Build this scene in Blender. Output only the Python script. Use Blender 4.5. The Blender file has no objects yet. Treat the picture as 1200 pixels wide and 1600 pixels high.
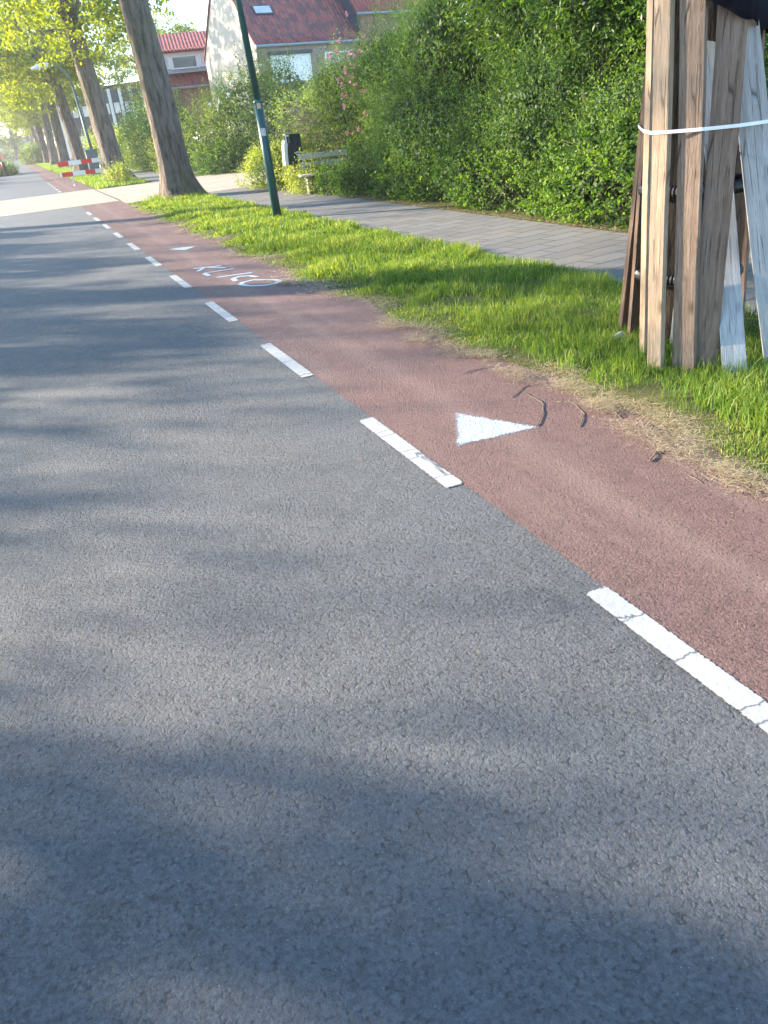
import bpy, math, random
import numpy as np
from mathutils import Vector, Matrix
PI = math.pi
rnd = random.Random(5)
rng = np.random.default_rng(7)

# ------------------------------------------------------------------ camera, world, sun, exposure
scene = bpy.context.scene
COL = scene.collection
FPX, ROLL, CAMH = 1204.0, 0.11, 1.65
_v = np.array([13-600, 800-240, FPX]); _v = _v/np.linalg.norm(_v)
_n = np.cross(_v, np.array([1, ROLL, 0.])); _n /= np.linalg.norm(_n)
if _n[1] < 0: _n = -_n
_r = np.cross(_v, _n)
if _r[0] < 0: _r = -_r
BR = np.array([_r, _v, _n])          # rows: world X (right of the road), Y (along the road), Z in camera axes
cam_d = bpy.data.cameras.new('camera'); cam = bpy.data.objects.new('camera', cam_d); COL.objects.link(cam)
cam_d.sensor_fit = 'VERTICAL'; cam_d.sensor_height = 24; cam_d.lens = 24*FPX/1600
cam_d.clip_start = .05; cam_d.clip_end = 2000
rgt = BR[:, 0]; upv = BR[:, 1]; fwd = BR[:, 2]
cam.matrix_world = Matrix(((rgt[0], upv[0], -fwd[0], 0), (rgt[1], upv[1], -fwd[1], 0), (rgt[2], upv[2], -fwd[2], CAMH), (0, 0, 0, 1)))
scene.camera = cam

SUN_AZ, SUN_EL = math.radians(-50), math.radians(17)      # azimuth from the road direction (+Y), negative = left
SD = Vector((math.sin(SUN_AZ)*math.cos(SUN_EL), math.cos(SUN_AZ)*math.cos(SUN_EL), math.sin(SUN_EL)))
world = bpy.data.worlds.new('World'); scene.world = world; world.use_nodes = True
wn = world.node_tree.nodes; wl = world.node_tree.links
sky = wn.new('ShaderNodeTexSky'); sky.sky_type = 'NISHITA'; sky.sun_disc = False
sky.sun_elevation = SUN_EL; sky.sun_rotation = SUN_AZ; sky.air_density = 1.0; sky.dust_density = .4; sky.ozone_density = 3.0
wn['Background'].inputs['Strength'].default_value = .15
wl.new(sky.outputs[0], wn['Background'].inputs[0])
sun_d = bpy.data.lights.new('sun', 'SUN'); sun = bpy.data.objects.new('sun', sun_d); COL.objects.link(sun)
sun_d.energy = 4.3; sun_d.angle = math.radians(.8); sun_d.color = (1, .84, .64)
sun.rotation_euler = (-SD).to_track_quat('-Z', 'Y').to_euler()
scene.view_settings.view_transform = 'Standard'; scene.view_settings.look = 'None'
scene.view_settings.gamma = 1; scene.view_settings.exposure = 2.33
scene.cycles.max_bounces = 6; scene.cycles.transparent_max_bounces = 6

# ------------------------------------------------------------------ helpers
def ray(px, py):
    d = np.array([px-600, 800-py, FPX]); return BR @ d
def G(px, py, z=0.0):
    w = ray(px, py); w = w*((z-CAMH)/w[2]); return Vector((w[0], w[1], z))
def AY(px, py, Y):
    w = ray(px, py); w = w*Y/w[1]; return Vector((w[0], Y, w[2]+CAMH))

def tag(o, label=None, cat=None, group=None, kind=None):
    if label: o['label'] = label
    if cat: o['category'] = cat
    if group: o['group'] = group
    if kind: o['kind'] = kind
    return o
def empty(name, loc, label, cat, group=None, rz=0):
    o = bpy.data.objects.new(name, None); COL.objects.link(o); o.location = loc; o.rotation_euler = (0, 0, rz)
    return tag(o, label, cat, group)
def link_mesh(name, me, mat, parent=None, smooth=False):
    me.materials.append(mat)
    if smooth: me.polygons.foreach_set('use_smooth', [True]*len(me.polygons))
    o = bpy.data.objects.new(name, me); COL.objects.link(o)
    if parent: o.parent = parent
    return o
def np_mesh(name, verts, faces, tint=None):
    """verts (N,3), faces (M,k) constant k"""
    me = bpy.data.meshes.new(name)
    verts = np.asarray(verts, np.float32); faces = np.asarray(faces, np.int32)
    k = faces.shape[1]
    me.vertices.add(len(verts)); me.vertices.foreach_set('co', verts.ravel())
    me.loops.add(faces.size); me.loops.foreach_set('vertex_index', faces.ravel())
    me.polygons.add(len(faces)); me.polygons.foreach_set('loop_start', np.arange(0, faces.size, k, dtype=np.int32))
    me.update(calc_edges=True)
    if tint is not None:
        a = me.attributes.new('tint', 'FLOAT', 'POINT'); a.data.foreach_set('value', np.asarray(tint, np.float32))
    return me
class MB:
    def __init__(s): s.v = []; s.f = []
    def add(s, vs, fs):
        b = len(s.v); s.v += [tuple(v) for v in vs]; s.f += [tuple(b+i for i in f) for f in fs]
    def box(s, c, e, rot=None):
        R = rot or Matrix.Identity(3); c = Vector(c)
        vs = [c + R @ Vector((x*e[0]/2, y*e[1]/2, z*e[2]/2)) for x in (-1, 1) for y in (-1, 1) for z in (-1, 1)]
        s.add(vs, [(0, 1, 3, 2), (4, 6, 7, 5), (0, 4, 5, 1), (2, 3, 7, 6), (0, 2, 6, 4), (1, 5, 7, 3)])
    def tube(s, pts, rad, n=12, cap=True, jit=None):
        pts = [Vector(p) for p in pts]; b = len(s.v); m = len(pts)
        if not hasattr(rad, '__len__'): rad = [rad]*m
        ref = None
        for i, p in enumerate(pts):
            t = (pts[min(i+1, m-1)] - pts[max(i-1, 0)]).normalized()
            if ref is None: ref = t.orthogonal().normalized()
            ref = (ref - t*ref.dot(t)).normalized(); w = t.cross(ref)
            for k in range(n):
                a = 2*PI*k/n; r = rad[i]*(jit(i, a) if jit else 1)
                s.v.append(tuple(p + ref*(math.cos(a)*r) + w*(math.sin(a)*r)))
        for i in range(m-1):
            for k in range(n):
                k2 = (k+1) % n; s.f.append((b+i*n+k, b+i*n+k2, b+(i+1)*n+k2, b+(i+1)*n+k))
        if cap:
            s.f.append(tuple(b+k for k in range(n))[::-1]); s.f.append(tuple(b+(m-1)*n+k for k in range(n)))
    def prism(s, poly, d):
        """poly: list of 3D points, d: extrusion vector"""
        n = len(poly); d = Vector(d); poly = [Vector(p) for p in poly]
        s.add(poly + [p+d for p in poly], [tuple(range(n))[::-1], tuple(range(n, 2*n))] + [(i, (i+1) % n, n+(i+1) % n, n+i) for i in range(n)])
    def build(s, name, mat, parent=None, smooth=False, bevel=0):
        me = bpy.data.meshes.new(name); me.from_pydata(s.v, [], s.f); me.update()
        o = link_mesh(name, me, mat, parent, smooth)
        if bevel:
            m = o.modifiers.new('bevel', 'BEVEL'); m.width = bevel; m.segments = 2
        return o

# ------------------------------------------------------------------ materials
class NT:
    def __init__(s, name, rough=.8, spec=.3, metal=0):
        s.m = bpy.data.materials.new(name); s.m.use_nodes = True; s.nt = s.m.node_tree; s.N = s.nt.nodes; s.L = s.nt.links
        s.p = s.N['Principled BSDF']; s.p.inputs['Roughness'].default_value = rough
        s.p.inputs['Specular IOR Level'].default_value = spec; s.p.inputs['Metallic'].default_value = metal
        s.tc = s.N.new('ShaderNodeTexCoord')
    def co(s, scale=(1, 1, 1), kind='Object', rot=(0, 0, 0)):
        mp = s.N.new('ShaderNodeMapping'); mp.inputs['Scale'].default_value = scale; mp.inputs['Rotation'].default_value = rot
        s.L.new(s.tc.outputs[kind], mp.inputs['Vector']); return mp.outputs[0]
    def noise(s, scale, co=None, detail=4, rough=.6):
        n = s.N.new('ShaderNodeTexNoise'); n.inputs['Scale'].default_value = scale; n.inputs['Detail'].default_value = detail
        n.inputs['Roughness'].default_value = rough; s.L.new(co or s.co(), n.inputs['Vector']); return n.outputs['Fac']
    def voro(s, scale, co=None, feature='F1', out='Distance'):
        n = s.N.new('ShaderNodeTexVoronoi'); n.feature = feature; n.inputs['Scale'].default_value = scale
        s.L.new(co or s.co(), n.inputs['Vector']); return n.outputs[out]
    def ramp(s, fac, stops):
        r = s.N.new('ShaderNodeValToRGB'); e = r.color_ramp.elements
        while len(e) < len(stops): e.new(.5)
        for i, (p, c) in enumerate(stops):
            e[i].position = p; e[i].color = (*(c if hasattr(c, '__len__') else (c, c, c)), 1)
        s.L.new(fac, r.inputs[0]); return r.outputs[0]
    def mix(s, fac, a, b, mode='MIX'):
        m = s.N.new('ShaderNodeMix'); m.data_type = 'RGBA'; m.blend_type = mode
        for i, x in ((0, fac), (6, a), (7, b)):
            if isinstance(x, (int, float)): m.inputs[i].default_value = x
            elif isinstance(x, tuple): m.inputs[i].default_value = (*x, 1)
            else: s.L.new(x, m.inputs[i])
        return m.outputs[2]
    def math(s, op, a, b=0.0, c=None):
        m = s.N.new('ShaderNodeMath'); m.operation = op
        for i, x in enumerate((a, b) if c is None else (a, b, c)):
            if isinstance(x, (int, float)): m.inputs[i].default_value = x
            else: s.L.new(x, m.inputs[i])
        return m.outputs[0]
    def bump(s, h, dist=.005, strength=1.0, prev=None):
        b = s.N.new('ShaderNodeBump'); b.inputs['Distance'].default_value = dist; b.inputs['Strength'].default_value = strength
        s.L.new(h, b.inputs['Height'])
        if prev: s.L.new(prev, b.inputs['Normal'])
        s.L.new(b.outputs[0], s.p.inputs['Normal']); return b.outputs[0]
    def color(s, c):
        if isinstance(c, tuple): s.p.inputs['Base Color'].default_value = (*c, 1)
        else: s.L.new(c, s.p.inputs['Base Color'])
        return s
    def done(s): return s.m
def plain(name, c, rough=.6, spec=.4, metal=0, var=.15, nscale=6):
    t = NT(name, rough, spec, metal)
    n = t.noise(nscale); t.color(t.mix(n, tuple(x*(1-var) for x in c), tuple(min(1, x*(1+var)) for x in c))); return t.done()

def m_asphalt(name, c_dark, c_mid, c_light, chip=55, bdist=.006, wear=None):
    t = NT(name, .62, .5)
    co = t.co()
    n0 = t.N.new('ShaderNodeTexNoise'); n0.inputs['Scale'].default_value = chip*.6; n0.inputs['Detail'].default_value = 2; t.L.new(co, n0.inputs['Vector'])
    wv = t.N.new('ShaderNodeVectorMath'); wv.operation = 'MULTIPLY_ADD'; t.L.new(n0.outputs['Color'], wv.inputs[0]); wv.inputs[1].default_value = (.9/chip,)*3; t.L.new(co, wv.inputs[2])
    wc = wv.outputs[0]
    v1 = t.voro(chip, wc, 'F1'); v2 = t.voro(chip*1.9, wc, 'F1'); cell = t.voro(chip, wc, 'F1', 'Color')
    n1 = t.noise(chip*.9, co, 5, .75); n2 = t.noise(chip*4, co, 3, .7); pitn = t.noise(chip*.5, co, 5, .7)
    base = t.ramp(n1, [(.32, c_dark), (.5, c_mid), (.70, c_light)])
    sp_ = t.N.new('ShaderNodeSeparateColor'); t.L.new(cell, sp_.inputs[0])
    base = t.mix(t.ramp(sp_.outputs[0], [(.0, .35), (.6, 0.0)]), base, c_light)
    base = t.mix(t.ramp(sp_.outputs[1], [(.0, .45), (.4, 0.0)]), base, c_dark)
    mot = t.noise(9, co, 5, .75); base = t.mix(t.ramp(mot, [(.38, .35), (.52, 0.0)]), base, c_dark); base = t.mix(t.ramp(mot, [(.55, 0.0), (.72, .3)]), base, c_light)
    big = t.noise(.8, co, 5, .65)
    base = t.mix(t.ramp(big, [(.35, 0.0), (.7, .4)]), base, tuple(min(1, x*1.4) for x in c_mid))
    pits = t.math('ADD', v1, t.math('MULTIPLY', t.math('SUBTRACT', pitn, .5), 1.9))
    base = t.mix(t.ramp(pits, [(.74, 0.0), (.98, .6)]), base, tuple(x*.45 for x in c_dark))      # open pits between the chippings
    speck = t.ramp(t.noise(chip*1.7, co, 1), [(.72, 0.0), (.77, .6)])
    base = t.mix(speck, base, tuple(min(1, x*2.4) for x in c_light))
    sc = t.ramp(t.noise(2.3, t.co((1, .6, 1)), 3, .55), [(.70, 0.0), (.80, .3)])
    base = t.mix(sc, base, (.40, .35, .30))
    if wear:
        sx = t.N.new('ShaderNodeSeparateXYZ'); t.L.new(co, sx.inputs[0])
        dd = t.math('ABSOLUTE', t.math('SUBTRACT', sx.outputs[0], t.math('ADD', 1.98, t.math('MULTIPLY', t.noise(.7, co, 2), .2))))
        base = t.mix(t.math('MULTIPLY', t.ramp(dd, [(.02, .4), (.14, 0.0)]), t.noise(9, t.co((1, .3, 1)), 4)), base, tuple(x*1.35 for x in wear))
        base = t.mix(t.ramp(t.noise(5, t.co((1.0, .12, 1)), 3), [(.55, 0.0), (.75, .4)]), base, wear)
    t.color(base)
    nb = t.noise(chip*.42, co, 6, .78)
    h = t.math('SUBTRACT', t.math('MULTIPLY', nb, 2.3), t.math('MULTIPLY', v1, .3))
    h = t.math('SUBTRACT', h, t.math('MULTIPLY', t.ramp(pits, [(.66, 0.0), (.95, 1.0)]), .55))
    h = t.math('ADD', h, t.math('MULTIPLY', n2, .25)); h = t.math('SUBTRACT', h, t.math('MULTIPLY', v2, .3))
    t.bump(h, bdist, 1.0)
    return t.done()

M = {}
M['asphalt'] = m_asphalt('asphalt', (.036, .041, .050), (.118, .130, .149), (.205, .217, .232), 76, .018)
M['red_asphalt'] = m_asphalt('red_asphalt', (.062, .030, .027), (.168, .088, .078), (.245, .15, .135), 95, .008, (.26, .18, .155))

def m_paint(name, c, worn=.42, chip=60, soft=False):
    t = NT(name, .6, .4); co = t.co()
    n = t.noise(28, co, 5, .75); v = t.voro(chip, co, 'SMOOTH_F1')
    crack = t.voro(1.0, t.mix(.10, t.co((1.2, 4.5, 1)), t.N.new('ShaderNodeTexNoise').outputs['Color']), 'DISTANCE_TO_EDGE')
    base = t.mix(t.ramp(n, [(.3, .0), (.8, 1.0)]), tuple(x*.82 for x in c), c)
    base = t.mix(t.ramp(crack, [(0.0, .9), (.02, 0.0)]), base, (.06, .06, .06))
    base = t.mix(t.ramp(n, [(worn-.16, .85), (worn-.06, 0.0)]), base, (.09, .09, .095))
    at = t.N.new('ShaderNodeAttribute'); at.attribute_name = 'tint'
    al = t.math('ADD', at.outputs['Fac'], t.math('MULTIPLY', t.math('SUBTRACT', t.noise(60, co, 4, .75), .5), 2.2))
    t.L.new(t.ramp(al, [(.30, 0.0), (.42, 1.0)]), t.p.inputs['Alpha'])
    t.color(base); t.bump(t.math('SUBTRACT', n, v), .003, .5)
    return t.done()
M['paint'] = m_paint('white_road_paint', (.47, .47, .46))
def m_spray():
    # spray paint: opacity comes from the 'tint' attribute of the mesh (thins out at its edges)
    t = NT('white_spray_paint', .55, .4); co = t.co()
    at = t.N.new('ShaderNodeAttribute'); at.attribute_name = 'tint'
    n = t.noise(130, co, 3, .8); n2 = t.noise(14, co, 3)
    a = t.math('ADD', at.outputs['Fac'], t.math('MULTIPLY', t.math('SUBTRACT', n, .5), 1.9))
    a = t.math('ADD', a, t.math('MULTIPLY', t.math('SUBTRACT', n2, .5), .5))
    r = t.ramp(a, [(.28, 0.0), (.62, .97)])
    t.color(t.mix(n2, (.36, .42, .48), (.52, .58, .63))); t.L.new(r, t.p.inputs['Alpha'])
    t.bump(t.math('SUBTRACT', t.noise(34, co, 5, .7), t.voro(75, co, 'SMOOTH_F1')), .005, .9)
    return t.done()
M['spray'] = m_spray()

def m_leaf(name, dark, mid, light, trans=.45, rough=.5, tcol=None):
    t = NT(name, rough, .35)
    at = t.N.new('ShaderNodeAttribute'); at.attribute_name = 'tint'
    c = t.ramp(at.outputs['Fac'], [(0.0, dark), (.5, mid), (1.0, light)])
    t.color(c)
    tr = t.N.new('ShaderNodeBsdfTranslucent')
    t.L.new(t.mix(1.0, c, tcol or (1.6, 1.7, .55), 'MULTIPLY'), tr.inputs['Color'])
    mx = t.N.new('ShaderNodeMixShader'); mx.inputs[0].default_value = trans
    t.L.new(t.p.outputs[0], mx.inputs[1]); t.L.new(tr.outputs[0], mx.inputs[2])
    t.L.new(mx.outputs[0], t.N['Material Output'].inputs['Surface'])
    return t.done()
M['laurel'] = m_leaf('laurel_leaves', (.025, .060, .014), (.07, .145, .028), (.20, .29, .05), .38, .45)
M['fine'] = m_leaf('fine_leaves', (.045, .09, .03), (.105, .185, .052), (.25, .35, .09), .42, .55)
M['ivy'] = m_leaf('ivy_leaves', (.03, .068, .016), (.08, .155, .03), (.22, .32, .05), .4, .6)
M['yellow'] = m_leaf('yellow_variegated_leaves', (.12, .17, .03), (.30, .34, .08), (.52, .50, .20), .4, .5)
M['olive'] = m_leaf('olive_leaves', (.055, .095, .024), (.13, .19, .04), (.27, .32, .08), .42, .55)
M['crown'] = m_leaf('elm_leaves', (.06, .10, .012), (.11, .165, .018), (.19, .24, .025), .62, .5, (2.9, 2.4, .35))
M['grass'] = m_leaf('grass_blades', (.06, .125, .02), (.13, .235, .034), (.40, .42, .15), .45, .5, (1.7, 1.6, .4))
M['straw'] = m_leaf('dry_straw', (.20, .14, .07), (.42, .33, .18), (.64, .56, .38), .15, .7, (1, 1, 1))
M['pink'] = m_leaf('pink_petals', (.45, .12, .18), (.62, .25, .32), (.75, .5, .5), .3, .6, (1, 1, 1))
M['white_petal'] = m_leaf('white_petals', (.7, .7, .65), (.8, .8, .76), (.85, .85, .8), .3, .6, (1, 1, 1))
M['red_petal'] = m_leaf('red_petals', (.4, .03, .03), (.55, .05, .05), (.7, .3, .3), .3, .6, (1, 1, 1))

def m_bark(name, dark, light, sc=1.0, moss=(.10, .11, .035)):
    t = NT(name, .9, .2)
    co = t.co((9*sc, 9*sc, 1.6*sc)); n = t.noise(1.0, co, 6, .72); v = t.voro(1.6, co, 'F1'); f = t.noise(5, t.co((8*sc, 8*sc, 3*sc)), 4, .7)
    c = t.ramp(n, [(.32, dark), (.55, light), (.75, tuple(min(1, x*1.35) for x in light))])
    c = t.mix(t.ramp(t.noise(1.1, t.co((1, 1, .5)), 3), [(.5, 0.0), (.72, .55)]), c, moss)
    t.color(c); t.bump(t.math('ADD', t.math('MULTIPLY', n, 1.3), t.math('ADD', t.math('MULTIPLY', f, .35), t.math('MULTIPLY', v, -.5))), .09, 1.0)
    return t.done()
M['bark'] = m_bark('tree_bark', (.035, .028, .023), (.20, .165, .135))
M['bark_dark'] = m_bark('dark_tree_bark', (.018, .014, .011), (.085, .065, .05), 1.6, (.05, .045, .02))
M['twig'] = m_bark('twig_bark', (.22, .17, .12), (.50, .41, .31), 4)

def m_wood(name, dark, light, sc=1.0, knots=True):
    t = NT(name, .75, .25)
    co = t.co((42*sc, 42*sc, 3.2*sc)); n = t.noise(1.0, co, 7, .75)
    fine = t.noise(1.0, t.co((170, 170, 14)), 3, .7)
    c = t.ramp(n, [(.3, dark), (.62, light)])
    c = t.mix(t.ramp(fine, [(.35, .55), (.6, 0.0)]), c, dark)
    c = t.mix(t.ramp(t.noise(2.2, t.co((2, 2, 1)), 3), [(.45, 0.0), (.75, .45)]), c, tuple(x*.62 for x in light))
    if knots:
        v = t.voro(2.6, t.co((2.6, 2.6, 1))); c = t.mix(t.ramp(v, [(.07, .8), (.16, 0.0)]), c, tuple(x*.45 for x in dark))
    ck = t.voro(1.0, t.mix(.04, t.co((26, 26, 1.1)), t.N.new('ShaderNodeTexNoise').outputs['Color']), 'DISTANCE_TO_EDGE')
    crack = t.math('MULTIPLY', t.ramp(ck, [(0.0, 1.0), (.035, 0.0)]), t.ramp(t.noise(3, None, 3), [(.48, 0.0), (.56, .85)]))
    c = t.mix(crack, c, tuple(x*.35 for x in dark))
    t.color(c); t.bump(t.math('SUBTRACT', t.math('ADD', n, t.math('MULTIPLY', fine, .7)), crack), .006, 1.0)
    return t.done()
M['wood_cream'] = m_wood('sun_bleached_wood', (.24, .17, .11), (.50, .385, .28))
M['wood_warm'] = m_wood('weathered_warm_wood', (.115, .080, .058), (.34, .25, .19))
M['wood_brown'] = m_wood('rough_brown_wood', (.085, .055, .04), (.26, .18, .13))
M['wood_grey'] = m_wood('grey_brown_wood', (.13, .088, .066), (.30, .215, .165))
M['wood_pale'] = m_wood('pale_grey_wood', (.25, .255, .265), (.47, .48, .49))
M['strap'] = plain('white_plastic_strap', (.78, .78, .76), .45)
M['black_pipe'] = plain('black_corrugated_plastic', (.012, .012, .015), .35, .5)
M['black_cloth'] = plain('black_cloth', (.010, .010, .016), .95, .05)  # black of the sheet that imitates the corner lens blur
M['green_paint'] = plain('dark_green_pole_paint', (.012, .075, .075), .38, .5, 0, .12, 3)
M['steel'] = plain('galvanised_steel', (.45, .47, .48), .4, .5, .6)
M['lamp_glass'] = plain('lamp_glass', (.75, .75, .72), .2)
M['sticker_tan'] = plain('tan_sticker', (.62, .48, .28), .6)
M['sticker_white'] = plain('torn_white_sticker', (.55, .58, .62), .6, .3, 0, .6, 60)
M['bin_green'] = plain('dark_bin_plastic', (.005, .016, .021), .55, .3)
M['bin_grey'] = plain('light_bin_plastic', (.70, .71, .68), .4)
M['white_lettering'] = plain('white_lettering', (.8, .8, .8), .5)
M['bench_wood'] = plain('pale_bench_wood', (.62, .58, .50), .7, .3, 0, .2, 12)
M['concrete'] = plain('pale_concrete', (.42, .41, .38), .85, .2, 0, .2, 12)
M['barrier_red'] = plain('barrier_red', (.70, .03, .03), .45)
M['barrier_white'] = plain('barrier_white', (.80, .80, .78), .45)
M['cabinet'] = plain('grey_blue_metal', (.12, .17, .20), .45)
M['white_paint'] = plain('white_paint', (.80, .80, .78), .5)
M['gutter'] = plain('grey_zinc', (.30, .33, .36), .5, .4, .3)
M['render'] = plain('white_rendered_wall', (.60, .53, .45), .9, .2, 0, .08, 1.5)
M['slate'] = plain('dark_slate_cladding', (.055, .065, .08), .6, .4, 0, .4, 9)
M['pane'] = plain('window_glass', (.10, .12, .14), .06, .8)
M['pane_pale'] = plain('window_glass_with_curtain', (.55, .58, .60), .08, .8, 0, .35, 2.5)  # pale colour holds curtain white and a painted sky reflection
M['car_blue'] = plain('pale_blue_car_paint', (.28, .38, .50), .25, .6)
M['tyre'] = plain('tyre_rubber', (.02, .02, .02), .8)
M['soil'] = plain('leaf_litter_soil', (.16, .12, .075), .95, .1, 0, .5, 7)

def m_ground():
    t = NT('rough_grassland', .95, .1); n = t.noise(1.4, None, 6, .7)
    t.color(t.ramp(n, [(.3, (.07, .09, .03)), (.55, (.12, .15, .045)), (.75, (.20, .17, .10))])); t.bump(n, .05, .6); return t.done()
M['ground'] = m_ground()
def m_verge():
    t = NT('verge_soil', .95, .1); n = t.noise(5, None, 6, .7); n2 = t.noise(60, None, 4, .7)
    c = t.ramp(n, [(.3, (.07, .085, .025)), (.6, (.16, .15, .06)), (.8, (.30, .24, .15))])
    c = t.mix(t.ramp(n2, [(.4, .5), (.6, 0.0)]), c, (.06, .045, .03)); t.color(c); t.bump(n2, .02, .8); return t.done()
M['verge'] = m_verge()
def m_tiles(name, c1, c2, mortar, bw, bh, rot=0, bdist=.004, joint=.010, offset=.5):
    t = NT(name, .85, .25); co = t.co((1, 1, 1), 'Object', (0, 0, rot))
    b = t.N.new('ShaderNodeTexBrick'); t.L.new(co, b.inputs['Vector']); b.inputs['Scale'].default_value = 1
    b.inputs['Brick Width'].default_value = bw; b.inputs['Row Height'].default_value = bh; b.inputs['Mortar Size'].default_value = joint
    b.inputs['Mortar Smooth'].default_value = .3; b.offset = offset
    b.inputs['Color1'].default_value = (*c1, 1); b.inputs['Color2'].default_value = (*c2, 1); b.inputs['Mortar'].default_value = (*mortar, 1)
    n = t.noise(40, None, 5, .7); n2 = t.noise(1.3, None, 4)
    c = t.mix(t.ramp(n, [(.35, .4), (.65, 0.0)]), b.outputs['Color'], tuple(x*.6 for x in c1))
    c = t.mix(t.ramp(n2, [(.45, 0.0), (.7, .35)]), c, (.24, .20, .15))
    t.color(c); t.bump(t.math('ADD', t.math('MULTIPLY', b.outputs['Fac'], -1.0), t.math('MULTIPLY', n, .25)), bdist, 1.0)
    return t.done()
M['path'] = m_tiles('grey_paving_slabs', (.165, .165, .165), (.225, .222, .215), (.06, .055, .05), .60, .30, math.radians(-11), .008, .010)
M['drive'] = m_tiles('beige_clinker_paving', (.42, .35, .27), (.52, .45, .36), (.22, .18, .14), .20, .10, math.radians(45), .003, .006)
def m_brick(name, c1, c2, mort):
    # bricks on upright walls: run the pattern on (x+y, z)
    t = NT(name, .9, .2)
    sx = t.N.new('ShaderNodeSeparateXYZ'); t.L.new(t.tc.outputs['Object'], sx.inputs[0])
    cb = t.N.new('ShaderNodeCombineXYZ'); t.L.new(t.math('ADD', sx.outputs[0], sx.outputs[1]), cb.inputs[0]); t.L.new(sx.outputs[2], cb.inputs[1])
    b = t.N.new('ShaderNodeTexBrick'); t.L.new(cb.outputs[0], b.inputs['Vector']); b.inputs['Scale'].default_value = 1
    b.inputs['Brick Width'].default_value = .22; b.inputs['Row Height'].default_value = .065; b.inputs['Mortar Size'].default_value = .008
    b.inputs['Color1'].default_value = (*c1, 1); b.inputs['Color2'].default_value = (*c2, 1); b.inputs['Mortar'].default_value = (*mort, 1)
    t.color(b.outputs['Color']); t.bump(b.outputs['Fac'], .004, -.8); return t.done()
M['brick'] = m_brick('buff_brick', (.26, .19, .14), (.36, .28, .21), (.30, .27, .24))
M['brick_red'] = m_brick('red_brick', (.24, .10, .07), (.32, .15, .10), (.28, .25, .22))
def m_roof(name, c1, c2, c3):
    # local x along the eave, local y up the slope
    t = NT(name, .75, .3); co = t.co((1, 1, 0))
    b = t.N.new('ShaderNodeTexBrick'); t.L.new(co, b.inputs['Vector']); b.inputs['Scale'].default_value = 1
    b.inputs['Brick Width'].default_value = .24; b.inputs['Row Height'].default_value = .34; b.inputs['Mortar Size'].default_value = .0; b.offset = 0
    b.inputs['Color1'].default_value = (*c1, 1); b.inputs['Color2'].default_value = (*c2, 1)
    patch = t.ramp(t.noise(2.2, t.co((1, .7, 0)), 5, .75), [(.49, 0.0), (.53, 1.0)])
    c = t.mix(patch, b.outputs['Color'], c3)
    c = t.mix(t.ramp(t.noise(9, co, 3), [(.4, .35), (.6, 0.0)]), c, tuple(x*.5 for x in c1))
    sx = t.N.new('ShaderNodeSeparateXYZ'); t.L.new(co, sx.inputs[0])
    wx = t.math('SINE', t.math('MULTIPLY', sx.outputs[0], 2*PI/.24)); fy = t.math('FRACT', t.math('DIVIDE', sx.outputs[1], .34))
    t.color(c); t.bump(t.math('ADD', t.math('MULTIPLY', wx, .5), t.math('MULTIPLY', fy, -1.0)), .05, 1.0)
    return t.done()
M['roof_dark'] = m_roof('mottled_red_roof_tiles', (.34, .095, .075), (.42, .14, .11), (.16, .085, .08))
M['roof_red'] = m_roof('red_roof_tiles', (.36, .09, .065), (.42, .13, .095), (.30, .085, .065))

# ------------------------------------------------------------------ ground and road
def strip(name, xa, xb, y0, y1, z, mat, n=60, label=None, wob=(0, 0)):
    """sheet between x-functions xa(y), xb(y)"""
    ys = np.concatenate([np.linspace(y0, 30, n), np.linspace(30, y1, 14)[1:]]) if y1 > 30 > y0 else np.linspace(y0, y1, n)
    v = []
    for i, y in enumerate(ys): v += [(xa(y), y, z), (xb(y), y, z)]
    f = [(2*i, 2*i+1, 2*i+3, 2*i+2) for i in range(len(ys)-1)]
    me = bpy.data.meshes.new(name); me.from_pydata(v, [], f); me.update()
    return tag(link_mesh(name, me, mat), kind='structure')
c_ = lambda k: (lambda y: k)
bend = lambda y: 0 if y < 130 else (y-130)**2*.0009
strip('ground', c_(-400), c_(600), -60, 1200, -.03, M['ground'], 2)
strip('road', lambda y: -6.2+bend(y), lambda y: 1.66+bend(y), -12, 320, 0, M['asphalt'], 90)
strip('cycle_lane', lambda y: 1.60+bend(y)+.0035*math.sin(y*31)+.003*math.sin(y*83+1)+rnd.uniform(-.003, .003), lambda y: 2.86+.05*math.sin(y*2.1)+.03*math.sin(y*5.3)+bend(y), -12, 320, .002, M['red_asphalt'], 2600)
strip('driveway', c_(2.80), c_(30), 25.6, 36.0, .004, M['drive'], 4)
strip('road_crossing', c_(-6.2), c_(2.84), 27.2, 36.6, .004, M['drive'], 4)
strip('footpath', lambda y: 4.86, lambda y: 6.80, -10, 25.6, .012, M['path'], 60)
o = strip('footpath', lambda y: 5.2, lambda y: 6.9, 36.0, 150, .012, M['path'], 60)
strip('planting_bed', c_(6.80), c_(30), -10, 25.6, .016, M['verge'], 10)
strip('left_verge', lambda y: -12, lambda y: -6.2, -12, 320, .02, M['verge'], 10)

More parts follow.
